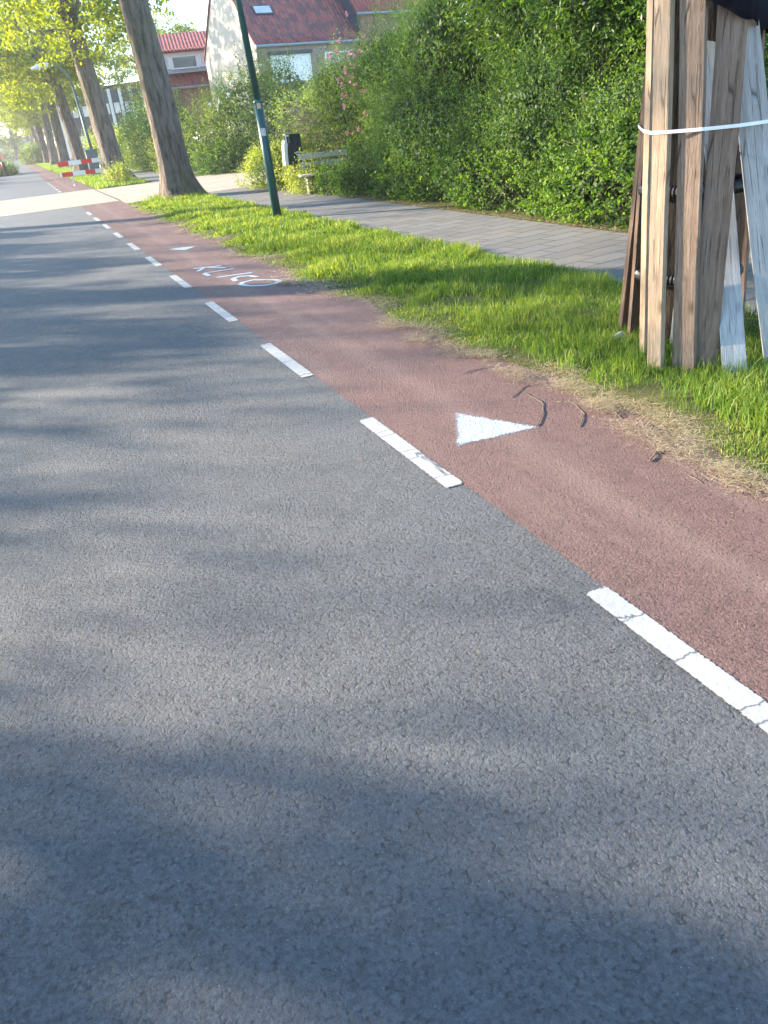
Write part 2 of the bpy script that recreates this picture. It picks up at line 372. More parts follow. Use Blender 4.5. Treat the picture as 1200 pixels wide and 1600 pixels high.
def bumpy(name, x0, x1, y0, y1, nx, ny, mat, edge=True, z0=.0, amp=.02):
    xs = np.linspace(x0, x1, nx); ys = np.linspace(y0, y1, ny)
    X, Y = np.meshgrid(xs, ys)
    Z = z0 + amp*(np.sin(X*3.1+Y*1.7)+np.sin(Y*4.3-X*2.2)+np.sin(X*9+Y*7)*.4) + amp
    u = (X-x0)/(x1-x0)
    Z = Z*np.clip(np.minimum(u, 1-u)*8, 0, 1) - .006*(u < .001)
    Xw = X + (u < .02)*(.06*np.sin(Y*2.7)+.05*np.sin(Y*6.1+1))
    v = np.stack([Xw, Y, Z], -1).reshape(-1, 3)
    idx = np.arange(nx*ny).reshape(ny, nx)
    f = np.stack([idx[:-1, :-1], idx[:-1, 1:], idx[1:, 1:], idx[1:, :-1]], -1).reshape(-1, 4)
    return tag(link_mesh(name, np_mesh(name, v, f), mat, None, True), kind='structure')
bumpy('verge', 2.78, 4.90, -4, 25.2, 16, 220, M['verge'], z0=.012, amp=.010)
bumpy('verge', 2.9, 5.1, 36, 170, 10, 300, M['verge'], z0=.012, amp=.010)

# ------------------------------------------------------------------ grass (stuff)
def blades(x, y, L, W, lean, tint, z=0.0, flat=False):
    n = len(x); a = rng.uniform(0, 2*PI, n); b = rng.uniform(0, 2*PI, n)
    d = np.stack([np.cos(a), np.sin(a), np.zeros(n)], -1); w = np.stack([np.cos(b), np.sin(b), np.zeros(n)], -1)*(W/2)[:, None]
    base = np.stack([x, y, np.full(n, z) if not hasattr(z, '__len__') else z], -1)
    up = np.array([0, 0, 1.0])
    if flat:
        w = np.stack([-np.sin(a), np.cos(a), np.zeros(n)], -1)*(W/2)[:, None]
        zz = rng.uniform(.002, .03, n)
        base = base + np.stack([0*x, 0*x, zz], -1)
        bend_ = rng.normal(0, .25, n)[:, None]*np.stack([-np.sin(a), np.cos(a), np.zeros(n)], -1)
        mid = base + (d*.5 + bend_*.3)*L[:, None] + up*(rng.uniform(0, .12, n)*L)[:, None]
        tip = base + (d + bend_)*L[:, None]; tip[:, 2] = base[:, 2] + rng.uniform(-.001, .10, n)*L
    else:
        mid = base + d*(lean*L*.3)[:, None] + up*(L*.58)[:, None]
        tip = base + d*(lean*L)[:, None] + up*(L*np.sqrt(np.clip(1-lean**2*.8, .1, 1)))[:, None]
    v = np.stack([base-w, base+w, mid+w*.8, mid-w*.8, tip+w*.08, tip-w*.08], 1).reshape(-1, 3)
    k = np.arange(n)[:, None]*6
    f = np.concatenate([k+np.array([[0, 1, 2, 3]]), k+np.array([[3, 2, 4, 5]])], 0)
    return v, f, np.repeat(tint, 6)
def snoise(x, y, s=1.0, p=0):
    return (np.sin(x*2.3*s+y*1.1*s+p)+np.sin(y*2.9*s-x*1.3*s+1.7*p+2)+np.sin(x*5.1*s+y*4.3*s+p*.7)*.6+np.sin(y*7.7*s-x*6.1*s+p)*.4)/3
def edge_x(y): return 2.92 + .10*np.sin(y*1.9+.5) + .08*np.sin(y*4.7) - .08*(y > 6)
def grass_zone(y0, y1, dens, Lm, W, tuft=None, x0=2.7, x1=4.95, path=True):
    n = int((y1-y0)*(x1-x0)*dens)
    x = rng.uniform(x0, x1, n); y = rng.uniform(y0, y1, n)
    # gather blades in tufts
    m = int(n/14); cx = rng.uniform(x0, x1, m); cy = rng.uniform(y0, y1, m); pick = rng.integers(0, m, n)
    use = rng.random(n) < .62
    x = np.where(use, cx[pick]+rng.normal(0, .022, n), x); y = np.where(use, cy[pick]+rng.normal(0, .022, n), y)
    e = edge_x(y)
    keep = (x > e - .18*rng.random(n)**3) & (x < 4.9+.05*np.sin(y*3))
    nz = snoise(x, y, .9)
    bare = (nz > .42) & (y < 9) & (rng.random(n) < .75)
    keep &= ~bare
    x, y, nz, pick = x[keep], y[keep], nz[keep], pick[keep]; n = len(x)
    near = np.clip((x-edge_x(y))/.35, .25, 1)
    nz2 = snoise(x, y, 1.7, 3)
    tf = rng.normal(0, .12, m)[pick]
    L = Lm*rng.uniform(.45, 1.25, n)*near*(1+.45*nz2)
    L = np.clip(L, .015, .24)
    lean = np.clip(rng.normal(.45, .28, n), .02, .98)
    tint = np.clip(.38+.26*nz2+tf*1.3+rng.normal(0, .18, n)+(rng.random(n) < .09)*.5, 0, 1)
    return blades(x, y, L, np.full(n, W)*rng.uniform(.7, 1.4, n), lean, tint, .008)
def merge(parts):
    V, F, T = [], [], []; b = 0
    for v, f, t in parts:
        V.append(v); F.append(f+b); T.append(t); b += len(v)
    return np.concatenate(V), np.concatenate(F), np.concatenate(T)
gz = [grass_zone(1.2, 3.3, 9000, .085, .0042), grass_zone(3.3, 6.5, 7500, .085, .0045), grass_zone(6.5, 12, 3800, .10, .007), grass_zone(12, 25, 1700, .11, .012)]
# taller tufts at the foot of the planks and along the verge
def tufts(n, xr, yr, L, per=26, W=.005, sp=.05):
    cx = rng.uniform(*xr, n); cy = rng.uniform(*yr, n)
    x = np.repeat(cx, per)+rng.normal(0, sp, n*per); y = np.repeat(cy, per)+rng.normal(0, sp, n*per); k = n*per
    return blades(x, y, L*rng.uniform(.5, 1.2, k), np.full(k, W), np.clip(rng.normal(.4, .25, k), .02, .95), np.clip(np.repeat(rng.normal(.5, .13, n), per)+rng.normal(0, .1, k), 0, 1), .01)
gz += [tufts(70, (3.0, 4.3), (2.2, 3.45), .135), tufts(34, (3.0, 3.6), (3.4, 5.0), .12), tufts(60, (3.15, 4.7), (5, 10), .12)]
gz += [tufts(26, (3.5, 5.0), (23.4, 25.4), .2, 30, .012, .1)]
V, F, T = merge(gz)
g = link_mesh('grass', np_mesh('grass', V, F, T), M['grass'])
tag(g, 'sunlit green grass on the verge between cycle lane and footpath', 'grass', kind='stuff')
n = 26000; x = rng.uniform(2.9, 5.0, n); y = rng.uniform(36, 120, n)
v, f, t = blades(x, y, rng.uniform(.08, .22, n), np.full(n, .03), np.clip(rng.normal(.4, .2, n), 0, .9), np.clip(rng.normal(.5, .15, n), 0, 1), .0)
tag(link_mesh('grass', np_mesh('far_grass', v, f, t), M['grass']), 'grass strip under the far row of trees', 'grass', kind='stuff')
# dry clippings on the lane's edge
def straw(n, y0, y1, spread=.13, L=(.02, .10), W=.0022):
    y = rng.uniform(y0, y1, n); e = edge_x(y)-.09
    clump = snoise(y*0+1, y, 2.2, 1)
    x = e + rng.normal(0, spread, n) - .02*clump
    k = rng.random(n) < np.clip(.55+.7*clump, .08, 1)
    x, y = x[k], y[k]; n = len(x)
    return blades(x, y, rng.uniform(*L, n), np.full(n, W)*rng.uniform(.6, 1.6, n), np.zeros(n), np.clip(rng.normal(.5, .25, n), 0, 1), .006, True)
def straw_patch(n, cx, cy, sx, sy, L=(.03, .12), W=.002):
    return blades(rng.normal(cx, sx, n), rng.normal(cy, sy, n), rng.uniform(*L, n), np.full(n, W), np.zeros(n), np.clip(rng.normal(.55, .25, n), 0, 1), .012, True)
sp = [straw(7500, 1.3, 4, .065), straw(7500, 4, 8, .07), straw(9000, 8, 24, .10, (.03, .12), .006)]
for (px, py, s) in ((800, 590, .09), (760, 560, .07), (990, 680, .08), (1050, 710, .08), (650, 535, .07), (930, 640, .06), (1130, 745, .06), (880, 610, .07)):
    p = G(px, py); sp.append(straw_patch(300, p.x+.02, p.y, s*.6, s*1.3))
for (px, py, s) in ((870, 500, .25), (1180, 600, .10), (905, 470, .2)):  # dry patches in the grass, pale straw also standing in for lit spots
    p = G(px, py); sp.append(straw_patch(900, p.x, p.y, s, s))
y = rng.uniform(4, 25, 2600); x = 6.80+rng.normal(0, .05, 2600)
sp.append(blades(x, y, rng.uniform(.03, .09, 2600), np.full(2600, .008), np.zeros(2600), np.clip(rng.normal(.4, .3, 2600), 0, 1), .014, True))
V, F, T = merge(sp)
tag(link_mesh('dry_clippings', np_mesh('dry_clippings', V, F, T), M['straw']), 'dry straw and clippings along the edge of the red lane', 'dry grass', kind='stuff')
n = 420; y = rng.uniform(1.2, 16, n); x = np.where(rng.random(n) < .8, edge_x(y)-.16+rng.normal(0, .12, n), rng.uniform(-3, 2.6, n)); keep_ = (rng.random(n) < .9) & ((x > 1.7) | (rng.random(n) < .35)); x, y = x[keep_], y[keep_]; n = len(x)
D_ = np.stack([np.cos(x*999), np.sin(x*999), rng.uniform(.0, .35, n)], -1); N_ = np.stack([rng.normal(0, .2, n), rng.normal(0, .2, n), np.ones(n)], -1)
w_ = np.cross(D_, N_); w_ /= np.linalg.norm(w_, axis=1, keepdims=True); L_ = rng.uniform(.010, .032, n)[:, None]; P_ = np.stack([x, y, np.full(n, .008)], -1)
v_ = np.stack([P_, P_+D_*L_*.5+w_*L_*.28, P_+D_*L_, P_+D_*L_*.5-w_*L_*.28], 1).reshape(-1, 3)
tag(link_mesh('fallen_leaves', np_mesh('fallen_leaves', v_, np.arange(n)[:, None]*4+np.array([[0, 1, 2, 3]]), np.repeat(rng.uniform(0, .9, n), 4)), M['straw']), 'small dry leaf flakes scattered along the lane edge', 'leaf litter', kind='stuff')
# single twigs
def twig(pts, r, label):
    w = [G(px, py) for px, py in pts]; m = MB()
    P = []
    for i in range(len(w)-1):
        for k in range(4): P.append(w[i].lerp(w[i+1], k/4))
    P.append(w[-1])
    P = [p + Vector((rnd.uniform(-.004, .004), rnd.uniform(-.004, .004), r+.001+.002*math.sin(i*.9))) for i, p in enumerate(P)]
    m.tube(P, [r*.55*(1-.6*i/len(P)) for i in range(len(P))], 6)
    o = m.build('twig', M['twig'], None, True); tag(o, label, 'twig', 'twigs lying along the verge edge')
twig([(838, 668), (850, 645), (846, 630), (815, 612)], .006, 'curved twig reaching from the straw to the point of the big spray painted arrow')
twig([(632, 535), (655, 534), (690, 524), (725, 522)], .008, 'long pale stick lying at the grass edge, left of the straw heap')
twig([(800, 622), (818, 606), (840, 600)], .005, 'short upright twig in the straw above the big arrow')
twig([(1015, 722), (1032, 705), (1020, 712)], .008, 'short forked twig on the red lane below the planks')
twig([(905, 668), (914, 648), (896, 632), (870, 628)], .005, 'thin bent twig right of the big arrow')
twig([(970, 655), (955, 640), (925, 640)], .005, 'small twig between the bent twig and the planks')
twig([(725, 584), (748, 578), (775, 574)], .006, 'dark twig stub at the left of the straw heap')
twig([(1075, 743), (1098, 757)], .004, 'tiny straw-coloured stick near the lane at the right')

# ------------------------------------------------------------------ road markings
ends = [(1.17, -.02), (3.10, 1.96), (5.35, 4.24), (7.56, 6.45)]
words = ['nearest', 'second', 'third', 'fourth', 'fifth', 'sixth', 'seventh', 'eighth', 'ninth', 'tenth', 'eleventh', 'twelfth', 'thirteenth', 'fourteenth', 'fifteenth', 'sixteenth', 'seventeenth', 'eighteenth']
k = 0; ylist = [(-.05, 1.94)] + [(1.95+2.2*j+1.15-.0, 1.95+2.2*(j+1)-.0) for j in range(0, 10)] + [(33.5+2.2*j, 34.6+2.2*j) for j in range(5)]
ylist = [(.84, 1.95)] + [(1.95+1.14+2.22*j, 1.95+2.28+2.22*j-.0) for j in range(0, 10)]
# measured: dashes span (.80-1.95), (3.09-4.25), (5.32-6.45), (7.53-8.65), ...
ylist = [(.80+2.23*j, 1.95+2.23*j) for j in range(0, 11)] + [(37.6+2.23*j, 38.75+2.23*j) for j in range(6)]
for k, (ya, yb) in enumerate(ylist):
    if 26.9 < yb < 33: continue
    nseg = 60; V, F, T = [], [], []; cols = ((0, .22), (.07, .75), (.2, 1), (.8, 1), (.93, .75), (1, .22))
    for i in range(nseg+1):
        y = ya+(yb-ya)*i/nseg; e_ = .25 if i in (0, nseg) else (.8 if i in (1, nseg-1) else 1)
        for u, a_ in cols: V.append((1.506+.10*u, y, .0045)); T.append(a_*e_)
        if i < nseg:
            for q in range(5): F.append((i*6+q, i*6+q+1, i*6+q+7, i*6+q+6))
    o = link_mesh('lane_dash', np_mesh('lane_dash', V, F, T), M['paint'])
    tag(o, 'worn white lane dash beside the red lane, %s counting from the camera' % words[k], 'road marking', 'white lane dashes', 'structure')

def spray(name, polylines, width, label, fill=None, tilt=None):
    """strokes of soft edged spray paint as ribbons; fill = polygon"""
    V, F, T = [], [], []
    for pl in polylines:
        pts = [Vector((p[0], p[1], 0)) for p in pl]
        P = []
        for i in range(len(pts)-1):
            for q in range(8): P.append(pts[i].lerp(pts[i+1], q/8))
        P.append(pts[-1]); b = len(V)
        for i, p in enumerate(P):
            t = (P[min(i+1, len(P)-1)]-P[max(i-1, 0)]).normalized(); nn = Vector((-t.y, t.x, 0))
            e = 1.0 if 0 < i < len(P)-1 else .25
            for s, a in ((-1, 0), (-.45, .85), (0, 1), (.45, .85), (1, 0)):
                V.append((*(p+nn*s*width/2).xy, .0045+.0004*len(T) % .002)); T.append(a*e)
        for i in range(len(P)-1):
            for q in range(4): F.append((b+i*5+q, b+i*5+q+1, b+(i+1)*5+q+1, b+(i+1)*5+q))
    if fill:
        c = sum((Vector((*p, 0)) for p in fill), Vector())/len(fill); b = len(V)
        rings = [(0, 1), (.45, .95), (.74, .85), (.88, .62), (1.0, .33), (1.16, .0)]
        E = []
        for i in range(len(fill)):
            a = Vector((*fill[i], 0)); d = Vector((*fill[(i+1) % len(fill)], 0))
            for q in range(10): E.append(a.lerp(d, q/10))
        for s, a in rings:
            for p in E: V.append((*(c+(p-c)*s).xy, .0045)); T.append(a)
        m = len(E)
        for r in range(len(rings)-1):
            for i in range(m): F.append((b+r*m+i, b+r*m+(i+1) % m, b+(r+1)*m+(i+1) % m, b+(r+1)*m+i))
    o = link_mesh(name, np_mesh(name, V, F, T), M['spray'])
    return tag(o, label, 'spray mark', None, 'structure')
W2 = lambda px, py: G(px, py).xy[:]
spray('sprayed_arrowhead', [], 0, 'large white spray painted triangle on the red lane pointing at the verge', [W2(712, 646), W2(714, 698), W2(842, 668)])
spray('sprayed_arrowhead', [], 0, 'small white spray painted arrowhead beyond the letters on the red lane', [W2(262, 390), W2(290, 391.6), W2(306, 385), W2(284, 387)])
T5 = lambda L: [W2(220+x/3.53, 360+y/3.53) for x, y in L]
z = .092
spray('sprayed_letters', [T5([(285, 213), (450, 195)]), T5([(352, 205), (312, 229)]), T5([(352, 205), (475, 207)]),     # K
      T5([(522, 212), (360, 236), (352, 241), (380, 252)]),                                                               # L
      T5([(410, 262), (625, 233)]),                                                                                       # I
      T5([(645, 259), (600, 252), (545, 256), (508, 268), (525, 282)]),                                                   # C
      T5([(690, 275), (620, 275), (560, 290), (550, 300), (590, 308), (680, 306), (745, 294), (770, 283), (740, 274), (690, 275)])],  # O
      z, 'white spray painted letters KLICO across the red lane')

# ------------------------------------------------------------------ foliage
def unit(a): return a/np.maximum(np.linalg.norm(a, axis=-1, keepdims=True), 1e-6)
def leaf_geo(P, D, Nn, L, W, tint):
    """P leaf base, D leaf direction, Nn approximate normal"""
    w = unit(np.cross(D, Nn))*(W/2)[:, None]; D = D*L[:, None]
    fold = unit(np.cross(w, D))*(L*.08)[:, None]
    v = np.stack([P, P+D*.45+w+fold, P+D, P+D*.45-w+fold], 1).reshape(-1, 3)
    f = np.arange(len(P))[:, None]*4+np.array([[0, 1, 2, 3]])
    return v, f, np.repeat(tint, 4)
def sprigs(root, dirn, length, per, leaf, aspect=.5, tint=None, spread=.9, droop=.0):
    n = len(root); s = np.linspace(.05, 1, per)
    P = root[:, None, :] + dirn[:, None, :]*(length[:, None]*s[None, :])[..., None]
    P[..., 2] -= droop*(s[None, :]**2)*length[:, None]
    P += rng.normal(0, leaf*.25, P.shape)
    side = rng.normal(0, 1, (n, per, 3))
    D = unit(dirn[:, None, :]*.7 + unit(side)*spread)
    Nn = unit(rng.normal(0, .6, (n, per, 3)) + np.array([0, 0, .8]) + dirn[:, None, :]*.3)
    P, D, Nn = P.reshape(-1, 3), D.reshape(-1, 3), Nn.reshape(-1, 3)
    L = leaf*rng.uniform(.6, 1.25, len(P)); 
    T = np.clip(np.repeat(tint, per)+rng.normal(0, .12, len(P))+np.tile(s, n)*.12, 0, 1)
    return leaf_geo(P, D, Nn, L, L*aspect, T)
def sphere(n): return unit(rng.normal(0, 1, (n, 3)))
def bush_geo(blobs, dens, leaf, per=9, slen=.28, aspect=.5, up=.35, fillf=.5, rough=.22, tshift=0.0, zmin=.0, cull=True):
    """blobs: (cx,cy,cz,rx,ry,rz); lumpy shells of sprigs; only faces not buried in another blob"""
    parts = []; B = np.array(blobs, float)
    for bi, (cx, cy, cz, rx, ry, rz) in enumerate(blobs):
        area = 4*PI*((rx*ry)**1.6/3+(rx*rz)**1.6/3+(ry*rz)**1.6/3)**(1/1.6)
        n = int(area*dens)
        # lumps over the surface
        m = max(7, int(area*1.5)); lump = sphere(m); lr = rng.uniform(.4, 1.3, m)
        d = sphere(n); near = d @ lump.T; pick = near.argmax(1); q = near.max(1)
        bulge = 1 + rough*(lr[pick]-.6)*np.clip((q-.84)/.16, -1.2, 1)*2.0 + rng.normal(0, .03, n)
        pos = np.stack([cx+d[:, 0]*rx*bulge, cy+d[:, 1]*ry*bulge, cz+d[:, 2]*rz*bulge], -1)
        keep = pos[:, 2] > zmin
        if cull:
            for j, b2 in enumerate(blobs):
                if j == bi: continue
                e = (pos-np.array(b2[:3]))/np.array(b2[3:])
                keep &= (np.linalg.norm(e, axis=1) > .80)
            keep &= (pos[:, 0] < cx+rx*.6)          # far side is never reached by the eye or by the light on this side
        pos, d, pick = pos[keep], d[keep], pick[keep]; n = len(pos)
        dr = unit(d*np.array([1/rx, 1/ry, 1/rz])*min(rx, ry, rz)+np.array([0, 0, up])+rng.normal(0, .45, (n, 3)))
        tl = rng.normal(.42+tshift, .17, m)[pick] + rng.normal(0, .08, n)
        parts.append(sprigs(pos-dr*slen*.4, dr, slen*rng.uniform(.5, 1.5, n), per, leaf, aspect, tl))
        # inner leaves close the view through; their darker tint paints shade inside
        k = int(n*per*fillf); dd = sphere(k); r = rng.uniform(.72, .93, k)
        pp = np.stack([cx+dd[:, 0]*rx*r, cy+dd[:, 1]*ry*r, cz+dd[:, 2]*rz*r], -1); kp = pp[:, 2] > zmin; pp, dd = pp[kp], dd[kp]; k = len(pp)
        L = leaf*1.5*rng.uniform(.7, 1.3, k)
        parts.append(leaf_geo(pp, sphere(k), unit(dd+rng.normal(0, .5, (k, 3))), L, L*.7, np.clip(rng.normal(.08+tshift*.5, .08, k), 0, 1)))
    return merge(parts)
def stems_mb(blobs, n=14, r=.012):
    m = MB()
    for (cx, cy, cz, rx, ry, rz) in blobs:
        for i in range(n):
            a = rnd.uniform(0, 2*PI); b = Vector((cx+rnd.uniform(-.3, .3)*rx, cy+rnd.uniform(-.3, .3)*ry, 0))
            t = Vector((cx+math.cos(a)*rx*.85, cy+math.sin(a)*ry*.85, cz+rz*rnd.uniform(-.2, .8)))
            mid = b.lerp(t, .5)+Vector((rnd.uniform(-.1, .1), rnd.uniform(-.1, .1), .25*rz))
            m.tube([b, b.lerp(mid, .5), mid, mid.lerp(t, .6), t], [r*1.6, r*1.3, r, r*.7, r*.4], 5, False)
    return m
def bush(name, blobs, mat, label, dens=60, leaf=.05, group=None, flowers=None, stems=14, **kw):
    c = np.array(blobs)[:, :2].mean(0); e = empty(name, (0, 0, 0), label, 'shrub', group)
    v, f, t = bush_geo(blobs, dens, leaf, **kw)
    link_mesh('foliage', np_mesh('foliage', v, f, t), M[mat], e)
    if stems: stems_mb(blobs, stems).build('stems', M['twig'], e)
    if flowers:
        fm, n, box, size = flowers
        P = []
        for i in range(n):
            b = blobs[rnd.randrange(len(blobs))] if box is None else box
            if box is None:
                d = sphere(1)[0]; d[0] = -abs(d[0]); d[1] = -abs(d[1])
                P.append((b[0]+d[0]*b[3]*1.1, b[1]+d[1]*b[4]*1.1, b[2]+d[2]*b[5]*1.05))
            else: P.append(tuple(rnd.gauss(b[j], b[j+3]) for j in range(3)))
        fme = []
        for q in range(3):
            k = 9; v, f, t = leaf_geo(rng.normal(0, size*.3, (k, 3)), sphere(k), sphere(k), np.full(k, size), np.full(k, size*.9), rng.random(k))
            me = np_mesh('flower', v, f, t); me.materials.append(M[fm]); fme.append(me)
        for q, p in enumerate(P):
            o = bpy.data.objects.new('flower', fme[q % 3]); COL.objects.link(o); o.parent = e; o.location = p; o.rotation_euler = (q, q*2.1, q*.7)
    return e

# the long hedge on the right of the footpath, shrub by shrub (near to far)
HG = 'shrubs of the hedge along the footpath'
bush('ivy_shrub', [(8.0, 3.2, .55, 1.1, 1.5, .9), (7.88, 6.2, .5, 1.05, 1.6, .95), (7.88, 9.2, .45, 1.02, 1.7, .85)], 'ivy', 'low ivy-leaved shrub at the foot of the hedge, behind the planks', 150, .055, HG, per=8, slen=.2, aspect=.75, tshift=.06, fillf=.35)
bush('ivy_shrub', [(7.75, 12.4, .45, .85, 1.8, .8), (7.75, 15.5, .4, .85, 1.6, .8), (7.85, 18.0, .35, .95, 1.0, .75)], 'ivy', 'low dark ivy-leaved shrub at the foot of the hedge, ending at the bench', 130, .055, HG, per=8, slen=.2, aspect=.75, tshift=-.05, fillf=.35)
bush('fine_leaved_shrub', [(8.2, 7.6, 1.35, .95, 1.25, .95), (8.25, 5.8, 1.3, .9, 1.1, .9)], 'fine', 'feathery small-leaved shrub in the middle of the hedge, nearest the planks', 130, .042, HG, per=11, slen=.34, aspect=.42, up=.55, rough=.3, fillf=.5)
bush('fine_leaved_shrub', [(7.95, 11.4, 1.25, .9, 1.25, 1.0), (8.0, 9.6, 1.1, .75, .9, .7)], 'fine', 'feathery pale green shrub swelling from the middle of the hedge', 130, .044, HG, per=11, slen=.36, aspect=.42, up=.55, rough=.3, tshift=.1, fillf=.5)
bush('fine_leaved_shrub', [(7.8, 15.4, 1.15, .85, 1.9, .95), (7.95, 13.4, .95, .7, .8, .75)], 'fine', 'blue-green feathery shrub over the right end of the bench', 115, .046, HG, per=11, slen=.34, aspect=.42, up=.5, rough=.3, tshift=-.08, fillf=.5)
bush('laurel_shrub', [(9.7, 5.5, 2.3, 1.4, 1.9, 1.7), (9.5, 8.9, 2.6, 1.4, 2.0, 1.8), (9.3, 7.2, 3.2, 1.3, 1.6, 1.5)], 'laurel', 'tall dark laurel-leaved shrub rising behind the hedge at the right', 85, .095, HG, per=9, slen=.45, aspect=.32, up=.3, rough=.3, fillf=.5)
bush('laurel_shrub', [(9.2, 12.2, 2.4, 1.35, 1.7, 1.7), (9.1, 13.6, 3.4, 1.3, 1.3, 1.2), (8.8, 10.8, 3.3, 1.1, 1.3, 1.3)], 'laurel', 'tall laurel-leaved shrub with yellow-green upper leaves at the top centre', 85, .095, HG, per=9, slen=.5, aspect=.32, up=.3, rough=.34, tshift=.16, fillf=.5)
bush('evergreen_shrub', [(11.2, 5, 2.2, 1.0, 2.6, 2.4), (11.2, 9.5, 2.3, 1.0, 2.6, 2.5), (11.0, 14, 1.9, 1.0, 2.6, 2.0), (10.6, 18, 1.5, .9, 2.2, 1.5)], 'laurel', 'dark evergreen backing the hedge, seen only through its gaps', 60, .12, HG, per=8, slen=.4, fillf=.8, tshift=-.2, stems=4)
bush('willow_leaved_shrub', [(8.6, 16.6, 1.9, 1.2, 1.6, 1.4), (8.5, 18.0, 2.35, 1.0, 1.1, .9), (8.6, 15.3, 2.7, 1.1, 1.0, 1.0)], 'fine', 'tall narrow-leaved shrub left of the tall laurel', 110, .07, HG, per=9, slen=.5, aspect=.22, up=.4, rough=.34, tshift=-.02, fillf=.5)
bush('climbing_rose', [(8.4, 19.8, 1.75, 1.0, 1.2, 1.1), (8.1, 20.6, 2.2, .8, .9, .7)], 'olive', 'climbing rose dotted with pink flowers at the left end of the hedge', 95, .055, HG, ('pink', 60, (7.75, 18.9, 2.3, .25, .45, .55), .06), per=8, slen=.45, aspect=.5, up=.4, rough=.35, fillf=.4)
# dead twiggy shrub
e = empty('bare_twig_shrub', (8.0, 22.2, 0), 'brown twiggy half-bare shrub behind the litter bin', 'shrub', HG)
m = MB()
for i in range(420):
    a = rnd.uniform(0, 2*PI); p = Vector((rnd.gauss(0, .5), rnd.gauss(0, .7), rnd.uniform(.6, 2.0))); r0 = rnd.uniform(.3, .8)
    pts = [p]
    d = Vector((rnd.gauss(-.3, .6), rnd.gauss(-.2, .6), rnd.uniform(-.3, .8))).normalized()
    for q in range(4):
        d = (d+Vector((rnd.gauss(0, .25), rnd.gauss(0, .25), -.22))).normalized(); pts.append(pts[-1]+d*r0*.32)
    m.tube(pts, [.009, .008, .007, .005, .003], 4, False)
m.build('twigs', M['twig'], e)
v, f, t = bush_geo([(.25, .1, 1.05, .8, 1.0, .95), (.3, .9, 1.7, .7, .9, .6)], 42, .05, per=6, slen=.3, tshift=.15, fillf=.6, rough=.4)
link_mesh('foliage', np_mesh('foliage', v, f, t), M['olive'], e)
bush('ground_ivy', [(7.0, 19.1, .1, .4, .6, .42), (7.5, 18.6, .1, .5, .6, .45)], 'ivy', 'low green creeper in front of the bench legs', 150, .05, HG, per=7, slen=.16, aspect=.7, fillf=.3, stems=4)
bush('variegated_shrub', [(7.25, 22.3, .5, .8, 1.3, .72), (7.0, 24.0, .42, .85, 1.1, .7), (6.95, 20.6, .3, .55, .7, .55), (6.75, 20.2, .2, .4, .5, .42)], 'yellow', 'low yellow variegated shrub glowing in the sun around the litter bin', 130, .05, HG, per=7, slen=.22, aspect=.6, rough=.3, fillf=.35)
bush('garden_shrub', [(9.3, 25.0, 1.2, 1.3, 1.4, 1.2), (9.2, 22.6, 1.6, 1.2, 1.2, 1.0)], 'olive', 'loose olive shrub below the big house window', 70, .06, HG, per=8, slen=.5, rough=.4, tshift=.15, fillf=.5)
# beyond the driveway
BG = 'shrubs beyond the driveway'
bush('flowering_shrub', [(10.2, 37.0, 1.7, 1.9, 2.0, 1.9), (8.9, 36.8, 1.3, 1.5, 1.6, 1.4), (11.6, 37.5, 2.2, 1.6, 1.7, 1.8)], 'olive', 'large round shrub with white flowers between the big tree and the lamp post', 48, .08, BG, ('white_petal', 34, None, .10), per=8, slen=.5, rough=.35, fillf=.4)
bush('dense_low_shrub', [(8.9, 35.6, .55, 1.3, 1.0, .75), (8.1, 36.6, .5, .9, .9, .6)], 'ivy', 'low dense dark green shrub at the foot of the white-flowered shrub', 60, .07, BG, per=8, slen=.3, aspect=.7, fillf=.4)
bush('dark_garden_shrub', [(8.3, 47.5, 1.6, 1.6, 2.6, 1.8), (8.1, 53, 1.6, 1.6, 2.4, 1.7)], 'laurel', 'dark green bush right behind the second tree', 30, .12, BG, per=7, slen=.6, aspect=.45, fillf=.4)
bush('sunlit_garden_shrub', [(7.6, 44.0, .9, .9, 1.4, 1.1), (7.4, 50, .9, 1.0, 2, 1.1)], 'yellow', 'yellow-green sunlit bush between the first two trees', 40, .09, BG, per=7, slen=.5, fillf=.4, tshift=-.15)
bush('roadside_plant', [(4.1, 38.2, .3, .5, .8, .38)], 'yellow', 'small clump of pale leaves growing at the foot of the second tree', 110, .07, None, per=7, slen=.35, up=.8, fillf=.2, cull=False)
bush('garden_shrub', [(7.0, 66, .9, 1.6, 4, 1.2), (8.5, 80, 1.2, 2, 5, 1.6)], 'yellow', 'bright yellow-green shrub row under the far lamp', 14, .14, BG, per=7, slen=.6, fillf=.4, tshift=-.1)

# ------------------------------------------------------------------ trees
def trunk_mb(pts, rads, seed=1, n=28, flare=True, ridge=.07):
    r = random.Random(seed); ph = [r.uniform(0, 6) for _ in range(8)]
    m = MB(); P = []; Rr = []
    # resample
    K = 5
    for i in range(len(pts)-1):
        for q in range(K):
            P.append(Vector(pts[i]).lerp(Vector(pts[i+1]), q/K)); Rr.append(rads[i]+(rads[i+1]-rads[i])*q/K)
    P.append(Vector(pts[-1])); Rr.append(rads[-1])
    def jit(i, a):
        zz = P[i].z; fl = max(0, 1-zz/1.1)**2 if flare else 0
        return 1 + ridge*math.sin(5*a+ph[0]+zz*.3) + ridge*.6*math.sin(9*a+ph[1]-zz*.5) + ridge*.5*math.sin(3*a+ph[2]+zz*1.3) + ridge*.35*math.sin(14*a+zz*2.2) + fl*(.35+.45*max(0, math.sin(4*a+ph[3])))
    m.tube(P, Rr, n, True, jit); return m
